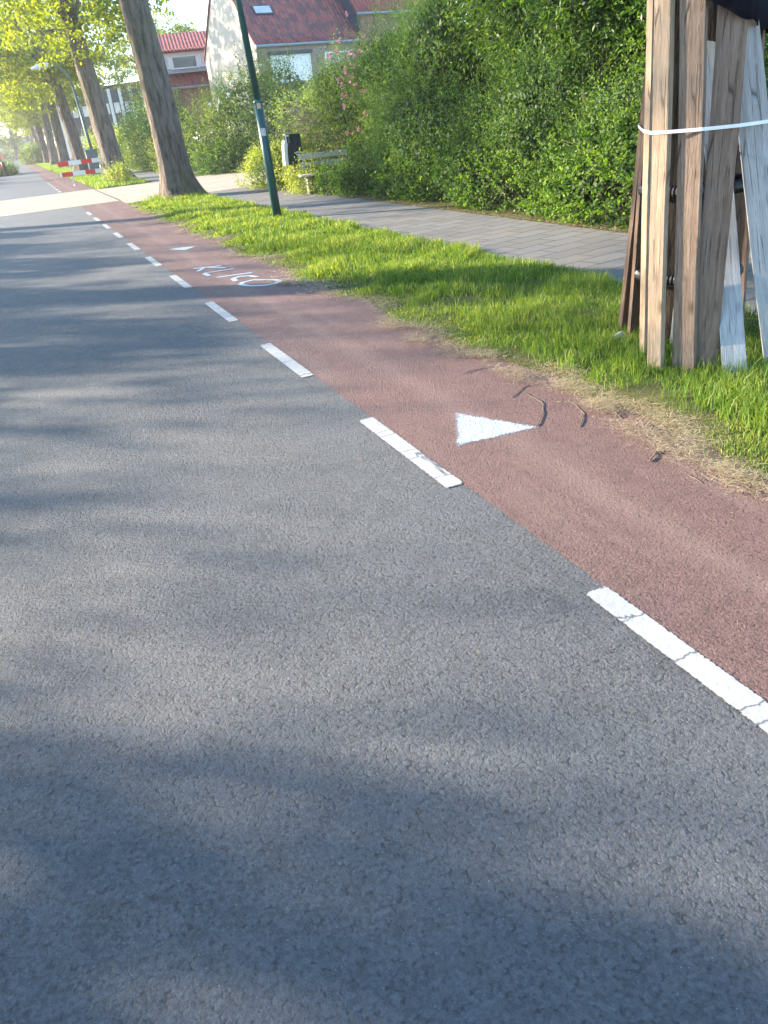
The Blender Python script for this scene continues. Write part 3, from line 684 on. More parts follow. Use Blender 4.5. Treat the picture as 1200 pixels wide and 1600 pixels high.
def crown_geo(cx, cy, cz, rx, ry, rz, clusters, per_cluster, leaf, seed=3, holes=.0, tsh=0.0):
    g = np.random.default_rng(seed)
    d = unit(g.normal(0, 1, (clusters, 3))); rr = g.uniform(.35, 1, clusters)**.6
    C = np.stack([cx+d[:, 0]*rx*rr, cy+d[:, 1]*ry*rr, cz+d[:, 2]*rz*rr], -1)
    C[:, 2] -= 0
    parts = []
    n = clusters*per_cluster
    cr = g.uniform(.35, .85, clusters)
    off = unit(g.normal(0, 1, (n, 3)))*g.uniform(.2, 1, (n, 1))**.5*np.array([1.25, 1.25, .55])
    P = np.repeat(C, per_cluster, 0)+off*np.repeat(cr, per_cluster)[:, None]
    P[:, 2] -= np.linalg.norm(off[:, :2], axis=1)**2*.25
    D = unit(g.normal(0, 1, (n, 3))+np.array([0, 0, -.4])); Nn = unit(g.normal(0, .6, (n, 3))+np.array([0, 0, 1]))
    L = leaf*g.uniform(.6, 1.3, n); T = np.clip(np.repeat(g.normal(.45+tsh, .2, clusters), per_cluster)+g.normal(0, .12, n), 0, 1)
    return leaf_geo(P, D, Nn, L, L*.62, T), C
def limbs_mb(fork, C, r0, k=9, seed=2):
    r = random.Random(seed); m = MB()
    idx = r.sample(range(len(C)), min(k, len(C)))
    for i in idx:
        t = Vector(C[i]); b = Vector(fork)+Vector((0, 0, r.uniform(-.6, 1.5)))
        if t.z < b.z: b.z = max(t.z-.6, 1.0)
        mid = b.lerp(t, .5)+Vector((r.uniform(-.3, .3), r.uniform(-.3, .3), r.uniform(0, .8)))
        m.tube([b, b.lerp(mid, .5)+Vector((0, 0, .15)), mid, mid.lerp(t, .5), t], [r0, r0*.8, r0*.55, r0*.35, r0*.15], 7, False)
    return m
TR = 'trees in the row along the road'
def tree(name, base, lean, label, r=.34, H=6, crown=(0, 0, 9, 4.5, 4.8, 4.2), cl=240, pc=60, leaf=.17, seed=1, group=TR, mat='bark', limbs=12):
    e = empty(name, base, label, 'tree', group)
    pts = [(0, 0, -.05), (lean[0]*.10, lean[1]*.1, .5), (lean[0]*.25, lean[1]*.25, 1.6), (lean[0]*.5, lean[1]*.5, 3.2), (lean[0]*.8, lean[1]*.8, 4.8), (lean[0], lean[1], H), (lean[0]*1.1, lean[1]*1.1, H+3)]
    trunk_mb(pts, [r*1.05, r, r*.95, r*.88, r*.80, r*.66, r*.25], seed).build('trunk', M[mat], e, True)
    (v, f, t), C = crown_geo(crown[0], crown[1], crown[2], crown[3], crown[4], crown[5], cl, pc, leaf, seed+10)
    limbs_mb((lean[0], lean[1], H-.5), C, r*.3, limbs, seed).build('limbs', M[mat], e, True)
    link_mesh('crown', np_mesh('crown', v, f, t), M['crown'], e)
    return e
def copy_tree(src, loc, label, rz, s, group):
    c = src.copy(); COL.objects.link(c); c.location = loc; c.rotation_euler = (0, 0, rz); c.scale = (s, s, s); c['label'] = label; c['group'] = group
    for ch in src.children:
        d = ch.copy(); COL.objects.link(d); d.parent = c
    return c
t1 = tree('street_tree', (4.28, 24.6, 0), (-.28, 0, 0), 'thick grey-barked tree on the grass, nearest whole trunk left of the near lamp post', .43, 6.6, (-.6, .5, 11.2, 4.6, 5.0, 4.6), 300, 60, .15, 2)
t2 = tree('street_tree', (4.45, 41.5, 0), (-.45, 0, 0), 'brown-barked tree just right of the red and white barrier', .46, 6.8, (-.8, 0, 9.6, 5.2, 5.2, 4.6), 380, 64, .18, 5)
t3 = tree('street_tree', (4.35, 61, 0), (-.35, 0, 0), 'dark trunked tree directly behind the red and white barrier', .42, 6.0, (-.8, 0, 8.8, 5.4, 5.6, 4.5), 360, 60, .21, 9)
for (yy, lab, rz, s, src) in ((80, 'fourth tree of the row, brown trunk just left of the barrier', 2.0, 1.0, t3), (98, 'fifth tree of the row, slim trunk left of the barrier', 4.1, .98, t2), (116, 'sixth tree of the row, grey trunk far down the road', 1.0, 1.0, t3),
                          (134, 'seventh tree of the row, far down the road', 3.0, 1.0, t2), (152, 'eighth tree of the row, by the round bush where the road bends', 5.0, .95, t3), (175, 'last visible tree of the row at the road bend', .6, 1.0, t2)):
    copy_tree(src, (4.35+bend(yy), yy, 0), lab, rz, s, TR)
# opposite row (its crowns reach over the road and shade it)
LG = 'trees in the row on the left side of the road'
tl = tree('street_tree', (-7.6, 6.7, 0), (.2, 0, 0), 'tree on the left side of the road, abreast of the wrapped trunk', .4, 5.5, (.8, 0, 9.3, 4.6, 4.8, 4.2), 170, 56, .19, 21, LG)
for (xx, yy, rz, s, lab) in ((-7.6, 17.2, 3.3, 1.0, 'tree on the left side of the road, abreast of the near lamp post'), (-7.6, 28, .7, 1.0, 'tree on the left side of the road, abreast of the driveway'), 
                       (-7.6, 62, 4.0, 1.0, 'tree on the left side of the road, abreast of the third tree on the right'), (-6.5, 84, 5.2, 1.05, 'left side tree beside the flower bed'),
                       (-6, 104, 1.4, 1.0, 'left side tree past the flower bed'), (-6, 126, 2.9, 1.05, 'left side tree before the road bend'),
                       (-5, 150, 3.9, 1.1, 'left side tree at the road bend'), (-2, 180, .9, 1.2, 'left side tree beyond the bend'), (6, 215, 2.2, 1.3, 'far tree closing the view down the road'), (-14, 205, 3.2, 1.3, 'far tree left of the one closing the view')):
    copy_tree(tl, (xx, yy, 0), lab, rz, s, LG)
LS = 'garden shrubs on the left side of the road'  # out of view; heights and gaps shaped for shade and sun patches on the road
for i, (yy, hh, ww, xx) in enumerate(((5.0, 4.1, 1.7, -9), (7.9, 4.7, 1.4, -9.1), (10.8, 3.2, 1.2, -9), (13.2, 3.5, 1.5, -9.2), (15.6, 4.2, 1.5, -9), (18.4, 3.9, 1.6, -9.3), (21.4, 4.2, 1.6, -9), (24.6, 3.8, 1.6, -9.2), (27.6, 3.8, 1.3, -9.2), (57, 2.9, 2.0, -9.3), (66, 3.2, 2.4, -9), (73, 3.4, 2.4, -9))):
    bush('garden_shrub', [(xx, yy, hh*.5, 1.2, ww, hh*.55)], 'laurel', 'shrub of the left gardens, number %s up the road from the camera' % words[min(i, 15)], 30, .10, LS, per=8, slen=.5, fillf=.5, rough=.4, cull=False)
# low crowned trees round the bend
fe = tree('broad_tree', (-9, 190, 0), (.2, 0, 0), 'broad low-crowned tree at the left of the far bend', .4, 4, (0, 0, 6.4, 6.5, 6.5, 5.4), 260, 44, .34, 55, 'trees round the far bend', 'bark', 9)
for (xx, yy, s_, lab) in ((-14, 150, 1.0, 'broad tree left of the road before the bend'), (2, 232, 1.3, 'broad tree right behind the far hedge'), (16, 225, 1.25, 'broad tree right of the far hedge'), (-22, 240, 1.4, 'broad tree at the far left'), (14, 170, 1.0, 'broad tree behind the last trunks of the row')):
    copy_tree(fe, (xx, yy, 0), lab, xx, s_, 'trees round the far bend')
# far round bush by the bend and the hedge closing the road
bush('round_bush', [(3.2, 128, .9, 1.6, 2.2, 1.3)], 'olive', 'round bush at the trunks where the road bends', 18, .2, None, per=7, slen=.5, fillf=.4, stems=4)
bush('garden_hedge', [(-22+i*6, 235, .9, 4, 2, 1.3) for i in range(9)], 'yellow', 'sunlit hedge closing the far end of the road', 4, .35, None, per=6, slen=.7, fillf=.4, tshift=-.1, stems=0)
bush('flower_bed', [(-1.6, 80, .2, 1.5, 3, .6), (-.4, 79, .2, .6, 1.5, .55)], 'ivy', 'roadside flower bed with red and white blooms at the left edge', 30, .14, None, ('red_petal', 26, (-1.5, 78, .9, .5, .8, .35), .16), per=7, slen=.5, fillf=.4, stems=4, cull=False)
m = MB(); m.tube([(-.55, 76.5, 0), (-.62, 76.5, .8), (-.66, 76.5, 1.1)], .12, 10); o = m.build('bollard', M['black_pipe'], None, True, ); tag(o, 'dark leaning bollard at the flower bed on the left edge', 'bollard')
# thin birch behind, between trees and house
e = empty('birch_tree', (14.5, 70, 0), 'thin sparse tree against the sky between the two trunks', 'tree')
trunk_mb([(0, 0, 0), (.1, 0, 3), (0, 0, 7), (.1, 0, 9)], [.12, .1, .06, .02], 3, 8, False).build('trunk', M['bark'], e, True)
(v, f, t), C = crown_geo(0, 0, 5.8, 2.3, 2.3, 3.0, 90, 22, .2, 44, tsh=-.2)
limbs_mb((0, 0, 4), C, .05, 24, 4).build('limbs', M['bark'], e); link_mesh('crown', np_mesh('crown', v, f, t), M['olive'], e)
for (xx, yy, s, lab) in ((16, 92, 1.0, 'tall dark tree behind the grey terraced houses'), (24, 120, 1.1, 'tree further behind the grey terraced houses')):
    copy_tree(t3, (xx, yy, 0), lab, 1.3, s, 'trees behind the houses')

# ------------------------------------------------------------------ wrapped tree with planks
TC = Vector((4.08, 4.24, 0))
e = empty('wrapped_tree', TC, 'dark trunk hidden behind the ring of upright planks at the right edge', 'tree')
trunk_mb([(0, 0, -.05), (0, 0, .6), (-.02, .02, 1.6), (0, .02, 3), (.05, 0, 5)], [.27, .26, .255, .25, .24], 8, 40, False, .08).build('trunk', M['bark_dark'], e, True)
trunk_mb([(.05, 0, 5), (.1, .1, 7.5), (.1, .1, 10)], [.24, .18, .05], 8, 20, False, .05).build('upper_trunk', M['bark'], e, True)
(v, f, t), C = crown_geo(.6, -.4, 8.8, 3.6, 4.0, 3.6, 210, 60, .16, 77)
limbs_mb((.05, 0, 5.2), C, .11, 12, 7).build('limbs', M['bark'], e, True); link_mesh('crown', np_mesh('crown', v, f, t), M['crown'], e)
PG = 'planks standing in a ring around the tree'
HULL = []; HULL2 = []
def plank(bpx, tpx, width, thick, rot, mat, label, dy=0.0, ztop=2.75, bz=0.0, jag=0, back=0.0):
    """bpx: foot in the photo, tpx: a second point higher on the plank's middle line"""
    b = G(*bpx, bz)
    if back:
        v = (b-Vector((0, 0, b.z))).normalized(); b = b+v*back
    t = AY(tpx[0], tpx[1], b.y+dy)
    d = (t-b); top = b+d*((ztop-b.z)/d.z)
    view = Vector((-b.x, -b.y, 0)).normalized(); nrm = Matrix.Rotation(math.radians(-rot), 3, 'Z') @ view
    ax = (top-b).normalized(); sidev = ax.cross(nrm).normalized(); nn = ax.cross(sidev).normalized()
    Lh = (top-b).length
    root = bpy.data.objects.new('plank', None)
    m = MB(); N = 14; vs = []
    for i in range(N+1):
        zz = Lh*i/N; w = width/2+rnd.uniform(-.0012, .0012); o1 = .003*math.sin(i*.7+rot)
        for (sx, sy) in ((-1, -1), (1, -1), (1, 1), (-1, 1)):
            dz = (rnd.uniform(-.006, .006) if i in (0, N) else 0)
            vs.append((sx*w+o1, sy*thick/2, zz+dz))
    fs = [(3, 2, 1, 0), tuple(N*4+q for q in range(4))]
    for i in range(N):
        for q in range(4): a = i*4+q; b2 = i*4+(q+1) % 4; fs.append((a, b2, b2+4, a+4))
    m.add(vs, fs)
    o = m.build('plank', M[mat], None, False, .0025)
    for q in (-1, 1):
        for w_ in (-1, 1):
            cpt = b+sidev*(q*width/2)+nn*(w_*thick/2); cpt = cpt+ax*((1.40-cpt.z)/ax.z); HULL.append((cpt.x, cpt.y)); cpt = cpt+ax*(.55/ax.z); HULL2.append((cpt.x, cpt.y))
    R3 = Matrix((sidev, nn, ax)).transposed()
    o.matrix_world = Matrix.Translation(b) @ R3.to_4x4()
    bpy.data.objects.remove(root)
    tag(o, label, 'plank', PG); return o
plank((973, 524), (1011, 170), .10, .032, -58, 'wood_brown', 'leftmost plank of the ring, brown and turned edge on', .05, 2.7)
plank((987, 532), (1015, 170), .085, .028, -50, 'wood_brown', 'second plank from the left, narrow, brown and shaded', .05, 2.7)
plank((1004, 560), (1017, 30), .062, .022, 58, 'wood_cream', 'narrow sun-bleached plank at the left, beside the wide cream one', .05, 2.72)
plank((1024, 582), (1038, 30), .100, .042, 34, 'wood_cream', 'bright cream plank facing the sun, left of the cracked brown one', .05, 2.8)
plank((1069, 584), (1085, 10), .135, .04, 22, 'wood_warm', 'wide cracked warm brown plank in the middle of the ring', .06, 2.8)
plank((1099, 582), (1145, 30), .150, .03, 3, 'wood_grey', 'dark knotty grey-brown plank leaning right, right of the cracked one', .0, 2.75)
plank((1060, 560), (1108, 60), .13, .025, 0, 'wood_pale', 'pale plank mostly hidden behind the cracked and knotty planks', .10, 3.2, back=.22)
plank((1150, 592), (1106, 60), .138, .03, -8, 'wood_pale', 'pale grey plank leaning left behind the knotty one, short white foot showing', .72, 2.6)
plank((1217, 575), (1161, 50), .16, .03, -10, 'wood_pale', 'whitish plank at the far right edge, leaning left', .30, 2.7)
# planks on the far side of the trunk
for k, a in enumerate((10, 50, 85)):
    a_ = math.radians(a); b = TC+Vector((math.cos(a_)*.62, math.sin(a_)*.62, 0)); t = TC+Vector((math.cos(a_)*.42, math.sin(a_)*.42, 2.7))
    HULL.extend([tuple((TC+Vector((math.cos(a_+w_)*.56, math.sin(a_+w_)*.56, 0))).xy) for w_ in (-.1, .1)])
    m = MB(); ax = (t-b).normalized(); nn = Vector((math.cos(a_), math.sin(a_), 0)); sd = ax.cross(nn).normalized(); nn = ax.cross(sd)
    m.box((0, 0, 1.36), (.14, .03, 2.72)); o = m.build('plank', M['wood_grey'], None, False, .0025)
    o.matrix_world = Matrix.Translation(b) @ Matrix((sd, nn, ax)).transposed().to_4x4()
    tag(o, ['grey plank behind the trunk on the footpath side', 'grey plank behind the trunk, right rear of the ring', 'grey plank directly behind the trunk'][k], 'plank', PG)
# strap
def ring(ptsrad, z, n=48): return [TC+Vector((math.cos(2*PI*i/n)*ptsrad(2*PI*i/n), math.sin(2*PI*i/n)*ptsrad(2*PI*i/n), z)) for i in range(n)]
def hull(P):
    P = sorted(set(P)); out = []
    for seq in (P, P[::-1]):
        h = []
        for p in seq:
            while len(h) > 1 and (h[-1][0]-h[-2][0])*(p[1]-h[-2][1])-(h[-1][1]-h[-2][1])*(p[0]-h[-2][0]) <= 0: h.pop()
            h.append(p)
        out += h[:-1]
    return out
loop = []
for (hx, hy) in hull(HULL):
    o_ = Vector((hx-TC.x, hy-TC.y, 0)); loop.append(Vector((hx, hy, 1.40))+o_.normalized()*.006)
m = MB(); n = len(loop); vs = []
for i, p in enumerate(loop):
    o_ = Vector(((p-TC).x, (p-TC).y, 0)).normalized()*.003
    for dz, s in ((-.009, 1), (.009, 1), (.009, -1), (-.009, -1)): vs.append(p+Vector((0, 0, dz))+o_*s*.4)
fs = [(i*4+q, i*4+(q+1) % 4, ((i+1) % n)*4+(q+1) % 4, ((i+1) % n)*4+q) for i in range(n) for q in range(4)]
m.add(vs, fs); o = m.build('binding_strap', M['strap']); tag(o, 'white plastic strap binding the planks to the tree', 'strap')
# corrugated pipes around the trunk
for z0, lab in ((1.02, 'upper black corrugated pipe coiled round the trunk behind the planks'), (.47, 'lower black corrugated pipe coiled round the trunk behind the planks')):
    m = MB(); n = 180; R0 = .315
    pts = [TC+Vector((math.cos(2*PI*i/n)*R0, math.sin(2*PI*i/n)*R0, z0)) for i in range(n+1)]
    m.tube(pts, [.043 if i % 2 else .036 for i in range(n+1)], 12, False)
    o = m.build('corrugated_pipe', M['black_pipe']); tag(o, lab, 'pipe', 'corrugated pipes round the wrapped trunk')
# added black sheet imitating a dark lens blur in the upper right corner
H2 = hull(HULL2+[(4.5, 4.75), (4.25, 4.85), (4.72, 4.3)])
i0 = min(range(len(H2)), key=lambda i: (H2[i][0]-3.60)**2+(H2[i][1]-3.70)**2); H2 = H2[i0:]+H2[:i0]
path_ = [H2[0]]
for q in H2[1:]:
    if q[0] < 3.9 and q[1] > 3.9: break
    path_.append(q)
P_ = []
for i in range(len(path_)-1):
    for q in range(10): P_.append(Vector((*path_[i], 0)).lerp(Vector((*path_[i+1], 0)), q/10))
P_.append(Vector((*path_[-1], 0))); m = MB(); nZ = 8; nA = len(P_)-1; vs = []
for j in range(nZ+1):
    for i, p in enumerate(P_):
        zb = 1.86+.012*math.sin(i*.5)+.14*math.exp(-i/8); zz = zb+(2.95-zb)*j/nZ
        d = (p-Vector((TC.x, TC.y, 0))).normalized(); q = p+d*(.022+.010*math.sin(i*1.1+j*.8))-d*(.05*(zz-1.95)); vs.append(Vector((q.x, q.y, zz)))
fs = [(j*(nA+1)+i, j*(nA+1)+i+1, (j+1)*(nA+1)+i+1, (j+1)*(nA+1)+i) for j in range(nZ) for i in range(nA)]
m.add(vs, fs); o = m.build('black_cover', M['black_cloth'], None, True); tag(o, 'black cloth wrapped round the top of the planks at the upper right corner', 'cloth')
md = o.modifiers.new('s', 'SOLIDIFY'); md.thickness = .006
# pale stone at the foot
p = G(966, 535); m = MB(); vs = []
me = bpy.data.meshes.new('stone'); import bmesh
bm = bmesh.new(); bmesh.ops.create_icosphere(bm, subdivisions=3, radius=.055)
for v in bm.verts: v.co = Vector((v.co.x*1.2, v.co.y*.8, v.co.z*.8))*(1+.12*math.sin(v.co.x*60)+.1*math.sin(v.co.y*75+v.co.z*40))
bm.to_mesh(me); bm.free(); o = link_mesh('stone', me, M['concrete'], None, True); o.location = (p.x, p.y, .03); tag(o, 'small pale stone in the grass at the leftmost plank', 'stone')

# ------------------------------------------------------------------ near lamp post
pb = G(434.5, 343); top = AY(371, 0, pb.y+.0); mid = AY(402, 155, pb.y)
e = empty('lamp_post', pb, 'dark green lamp post standing on the verge left of the hedge', 'lamp post')
d = (top-pb); end = d*(6.2/d.z); m0 = mid-pb
m = MB(); m.tube([(0, 0, -.05), m0*.5, m0*.97], [.082, .080, .079], 24); m.build('lower_pole', M['green_paint'], e, True)
m = MB(); m.tube([m0*.97, m0*.98, m0*1.0], [.086, .086, .066], 24); m.build('collar', M['green_paint'], e, True)
m = MB(); m.tube([m0, m0.lerp(end, .5), end], [.062, .055, .045], 24); m.build('upper_pole', M['green_paint'], e, True)
m = MB(); m.tube([end, end+Vector((-.1, 0, .5)), end+Vector((-.6, 0, .85)), end+Vector((-1.3, 0, .95))], .035, 10); m.build('arm', M['steel'], e, True)
m = MB(); m.box(end+Vector((-1.6, 0, .93)), (.65, .2, .12)); m.build('lamp_head', M['steel'], e, False, .03)
ad = m0.normalized()
def on_pole(px, py, w, hgt, mat, name):
    # a patch that follows the round pole on the camera side
    c = AY(px, py, pb.y)-pb; tq = c.z/m0.z; axis = m0*tq; R = .082; m = MB(); vs = []; n = 8
    a0 = math.atan2(-pb.y, -pb.x)+.1
    for j in range(2):
        for i in range(n+1):
            a = a0+(-w/2+w*i/n)/R; p = axis+ad*((j-.5)*hgt)+Vector((math.cos(a)*R, math.sin(a)*R, 0))*1.03; vs.append(p)
    m.add(vs, [(i, i+1, n+2+i, n+1+i) for i in range(n)]); m.build(name, M[mat], e)
on_pole(397, 165, .07, .12, 'sticker_tan', 'sticker')
on_pole(406, 207, .09, .13, 'sticker_white', 'sticker')
# far lamp
e = empty('lamp_post', (4.5, 52, 0), 'far green lamp post with arm curving over the road, behind the barrier', 'lamp post')
m = MB(); m.tube([(0, 0, 0), (-.06, 0, 1.6), (-.22, 0, 4.6)], [.09, .08, .06], 14); m.build('pole', M['green_paint'], e, True)
m = MB(); m.tube([(-.22, 0, 4.6), (-.35, 0, 5.2), (-.75, 0, 5.65), (-1.2, 0, 5.72)], [.06, .05, .045, .045], 12); m.build('arm', M['cabinet'], e, True)
m = MB(); m.tube([(-1.15, 0, 5.72), (-1.3, 0, 5.74), (-1.8, 0, 5.68), (-2.15, 0, 5.6)], [.05, .13, .13, .05], 12); m.build('lamp_head', M['lamp_glass'], e, True)
# cabinet
m = MB(); m.box((0, 0, .68), (.62, .4, 1.36)); m.box((0, 0, 1.385), (.68, .46, .05)); o = m.build('utility_cabinet', M['cabinet'], None, False, .01)
o.location = (4.25, 50.3, 0); tag(o, 'grey-blue utility cabinet at the foot of the far lamp post', 'cabinet')
# ------------------------------------------------------------------ barrier
YB = 42.0
Lp = AY(90, 258, YB); Rp = AY(160, 249.5, YB)
e = empty('road_barrier', (Lp.x, YB, 0), 'red and white striped road works barrier standing on the cycle lane', 'barrier')
Wb = Rp.x-Lp.x; k = 0
for zt in (.98, .52):
    b_ = MB(); r_ = MB()
    segs = [(0, .24, 'r'), (.24, .52, 'w'), (.52, .76, 'r'), (.76, 1, 'w')] if zt > .8 else [(.04, .28, 'r'), (.28, .56, 'w'), (.56, .78, 'r'), (.78, 1, 'w')]
    bo = MB(); bo.box((Wb/2, 0, zt), (Wb, .03, .19)); bd = bo.build('board', M['barrier_white'], e, False, .005)
    for a, b, c in segs:
        if c == 'r': q = MB(); q.box((Wb*(a+b)/2, 0, zt), (Wb*(b-a), .036, .194)); q.build('red_stripe', M['barrier_red'], bd)
for fx in (.26, .93):
    q = MB(); q.box((Wb*fx, .04, .55), (.05, .04, 1.1)); q.build('post', M['steel'], e)
    q = MB(); q.tube([(Wb*fx, .04, .0), (Wb*fx-.02, -.35, .02)], .025, 8); q.tube([(Wb*fx, .04, 0), (Wb*fx, .45, .02)], .025, 8); q.tube([(Wb*fx, .45, .02), (Wb*fx, .05, .95)], .02, 8); q.build('foot', M['steel'], e, True)
# ------------------------------------------------------------------ litter bin
bb = G(459, 309); bb = Vector((6.55, 20.0, 0))
cb = AY(458, 234, 20.7)
e = empty('litter_bin', (cb.x, 20.7, 0), 'dark and pale litter bin rising out of the yellow shrub by the bench', 'litter bin', rz=math.radians(-8))
e.scale = (.84, .84, 1); H0, H1 = cb.z-.34, cb.z+.36
m = MB(); m.tube([(0, .12, 0), (0, .12, H0+.1)], .04, 12); m.build('post', M['bin_green'], e, True)
zs = np.linspace(0, 1, 9)
prof = [(-.20-.11*(1-(q**1.5)) , q) for q in zs]           # curved pale front (local -x), dark body behind
m = MB(); poly = [Vector((-.02-.20*math.sqrt(max(0, 1-q**2.2)), -.20, H0+(H1-H0)*q)) for q in zs]+[Vector((.24, -.20, H1)), Vector((.24, -.20, H0))]
poly = [Vector((min(p.x, .24), p.y, p.z)) for p in poly]
m.prism(poly, (0, .40, 0)); m.build('body', M['bin_green'], e, False, .012)
pf = []
inner = [Vector((-.022-.20*math.sqrt(max(0, 1-q**2.2)), -.205, H0+(H1-H0)*q)) for q in np.linspace(0, .82, 8)]
outer = [Vector((-.13-.20*math.sqrt(max(0, 1-(q*.93)**2.2)), -.205, H0+(H1-H0)*q)) for q in np.linspace(0, .82, 8)]
m = MB(); m.prism(inner+outer[::-1], (0, .41, 0)); m.build('front_panel', M['bin_grey'], e, False, .008)
m = MB(); m.box((-.06, -.02, H1-.08), (.30, .36, .17)); m.build('hood', M['bin_green'], e, False, .02)
m = MB(); m.box((-.16, -.205, H1-.10), (.10, .02, .19)); m.box((-.215, -.0, H1-.0), (.02, .36, .03)); m.build('hood_edge', M['bin_grey'], e, False, .004)
m = MB(); m.box((-.155, -.22, H1-.12), (.07, .02, .15)); m.build('opening', M['black_pipe'], e)
m = MB()
for i in range(4): m.box((.06+i*.035, -.206, H0+.27+(.01 if i % 2 else 0)), (.022, .006, .05))
m.box((.10, -.206, H0+.22), (.10, .006, .022)); m.build('emblem', M['white_lettering'], e)
# ------------------------------------------------------------------ bench
e = empty('park_bench', (0, 0, 0), 'pale wooden park bench half swallowed by the hedge', 'bench')
bl = AY(470, 279, 19.9); br = Vector((bl.x+1.75, 18.6-.25, .45))
e.location = (bl.x, 19.9, 0); e.rotation_euler = (0, 0, math.radians(-8))
for j in range(3): m = MB(); m.box((.9, .02+.15*j, .45), (1.8, .13, .045)); m.build('seat_board', M['bench_wood'], e, False, .006)
for zq, xo in ((.66, .0), (.86, .0)): m = MB(); m.box((.95, .47+.05*(zq-.5), zq), (1.7, .035, .13)); m.build('backrest_board', M['bench_wood'], e, False, .006)
for xq in (.2, 1.6):
    m = MB(); m.box((xq, .2, .21), (.07, .36, .42)); m.build('leg', M['concrete'], e, False, .01)
    m = MB(); m.box((xq, .43, .68), (.06, .04, .5)); m.build('backrest_support', M['concrete'], e, False, .005)
# ------------------------------------------------------------------ houses
def window(root, x0, x1, z0, z1, y=-.02, mull=(.5,), pane='pane', depth=.07):
    fr = MB(); w = .07
    fr.box(((x0+x1)/2, y, z1-w/2), (x1-x0, depth, w)); fr.box(((x0+x1)/2, y, z0+w/2), (x1-x0, depth, w))
    for x in (x0+w/2, x1-w/2): fr.box((x, y, (z0+z1)/2), (w, depth-.004, z1-z0-2*w))
    for mu in mull: fr.box((x0+(x1-x0)*mu, y, (z0+z1)/2), (w, depth-.004, z1-z0-2*w))
    f = fr.build('window', M['white_paint'], root, False, .004)
    p = MB(); p.box(((x0+x1)/2, y, (z0+z1)/2), (x1-x0-.1, .02, z1-z0-.1)); p.build('pane', M[pane], f)
    s = MB(); s.box(((x0+x1)/2, y-.05, z0-.03), (x1-x0+.12, .16, .05)); s.build('sill', M['concrete'], f)
    return f
def roof_slab(root, x0, x1, ya, za, yb, zb, mat, th=.09):
    """sloping slab from the eave line (ya,za) to the ridge line (yb,zb); own local frame x along eave, y up slope"""
    L = math.hypot(yb-ya, zb-za); ang = math.atan2(zb-za, yb-ya)
    m = MB(); m.box(((x1-x0)/2, L/2, 0), (x1-x0, L, th)); 
    # scalloped eave tiles
    n = int((x1-x0)/.24)
    for i in range(n): m.tube([(.12+i*.24, -.03, .045), (.12+i*.24, .30, .045)], .055, 6)
    o = m.build('roof', M[mat], root); o.location = (x0, ya, za); o.rotation_euler = (ang, 0, 0); return o
def house(name, loc, rz, W, D, He, Hr, wallm, roofm, label, gable=None, over=.25):
    e = empty(name, loc, label, 'house', None, rz)
    m = MB(); m.box((W/2, D/2, He/2), (W, D, He)); m.build('wall', M[wallm], e)
    for x, nm in ((0, 'gable'), (W, 'gable')):
        m = MB(); s = -1 if x == 0 else 1
        m.prism([(x+s*.012, 0, 0), (x+s*.012, D, 0), (x+s*.012, D, He), (x+s*.012, D/2, Hr-.05), (x+s*.012, 0, He)], (-s*.22, 0, 0)); m.build('gable_wall', M[gable or wallm], e)
    sl = (Hr-He)/(D/2)
    r1 = roof_slab(e, -.1, W+.1, -over, He-over*sl+.06, D/2, Hr+.06, roofm)
    m = MB(); m.box((0, 0, 0), (.1, .1, .1))
    # rear slope: mirror
    L = math.hypot(D/2+over, Hr-He+over*sl); ang = math.atan2(Hr-He+over*sl, D/2+over)
    m = MB(); m.box(((W+.2)/2, L/2, 0), (W+.2, L, .09)); o = m.build('roof', M[roofm], e); o.location = (W+.1, D+over, He-over*sl+.05); o.rotation_euler = (ang, 0, PI)
    m = MB(); m.tube([(-.1, D/2, Hr+.08), (W+.1, D/2, Hr+.08)], .12, 8); m.build('ridge_tiles', M[roofm], e)
    m = MB(); m.tube([(-.1, -over-.06, He-over*sl-.0), (W+.1, -over-.06, He-over*sl-.0)], .075, 8); m.build('gutter', M['gutter'], e)
    m = MB(); m.box((W/2, -over*.5, He-over*sl-.06), (W, over, .04)); m.build('soffit', M['white_paint'], e)
    return e
C1 = G(399, 70, 5.55); RZ = math.radians(9)
h1 = house('brick_house', (C1.x, C1.y, 0), RZ, 6.5, 7.4, 5.6, 9.9, 'brick', 'roof_dark', 'brick house with mottled red tiled roof and white gable behind the shrubs', 'render', .12)
window(h1, .75, 3.25, 3.7, 5.0, mull=(.45,), pane='pane_pale'); window(h1, 4.2, 5.9, 3.7, 5.0)
window(h1, .9, 3.2, .9, 2.3)
m = MB(); m.box((2.0, -.10, 5.1), (2.7, .22, .16)); m.build('awning_box', M['slate'], h1, False, .01)
sl = math.atan2(4.3, 3.7)
sk = MB(); sk.box((0, 0, 0), (1.15, .62, .10)); so = sk.build('skylight', M['slate'], h1, False, .01); so.location = (1.35, 1.30, 5.6+1.30*4.3/3.7+.16); so.rotation_euler = (sl, 0, 0)
sk = MB(); sk.box((0, 0, .055), (.98, .46, .02)); sk.build('pane', M['pane_pale'], so)
m = MB(); m.tube([(4.2, 1.9, 7.6), (4.2, 1.9, 8.7)], .09, 10); m.build('vent_pipe', M['slate'], h1, True)
off = Matrix.Rotation(RZ, 3, 'Z') @ Vector((6.56, -.10, 0))
h3 = house('dormer_house', (C1.x+off.x, C1.y+off.y, 0), RZ, 7.0, 7.4, 6.9, 11.2, 'brick_red', 'roof_red', 'taller red tiled house with white dormer, right of the mottled roof', 'slate', .12)
m = MB(); m.box((2.55, 1.9, 8.25), (3.7, 2.6, 1.5)); dm = m.build('dormer', M['slate'], h3)
window(dm, .9, 4.2, 7.6, 8.95, y=.58, mull=(.4, .6), pane='pane_pale')
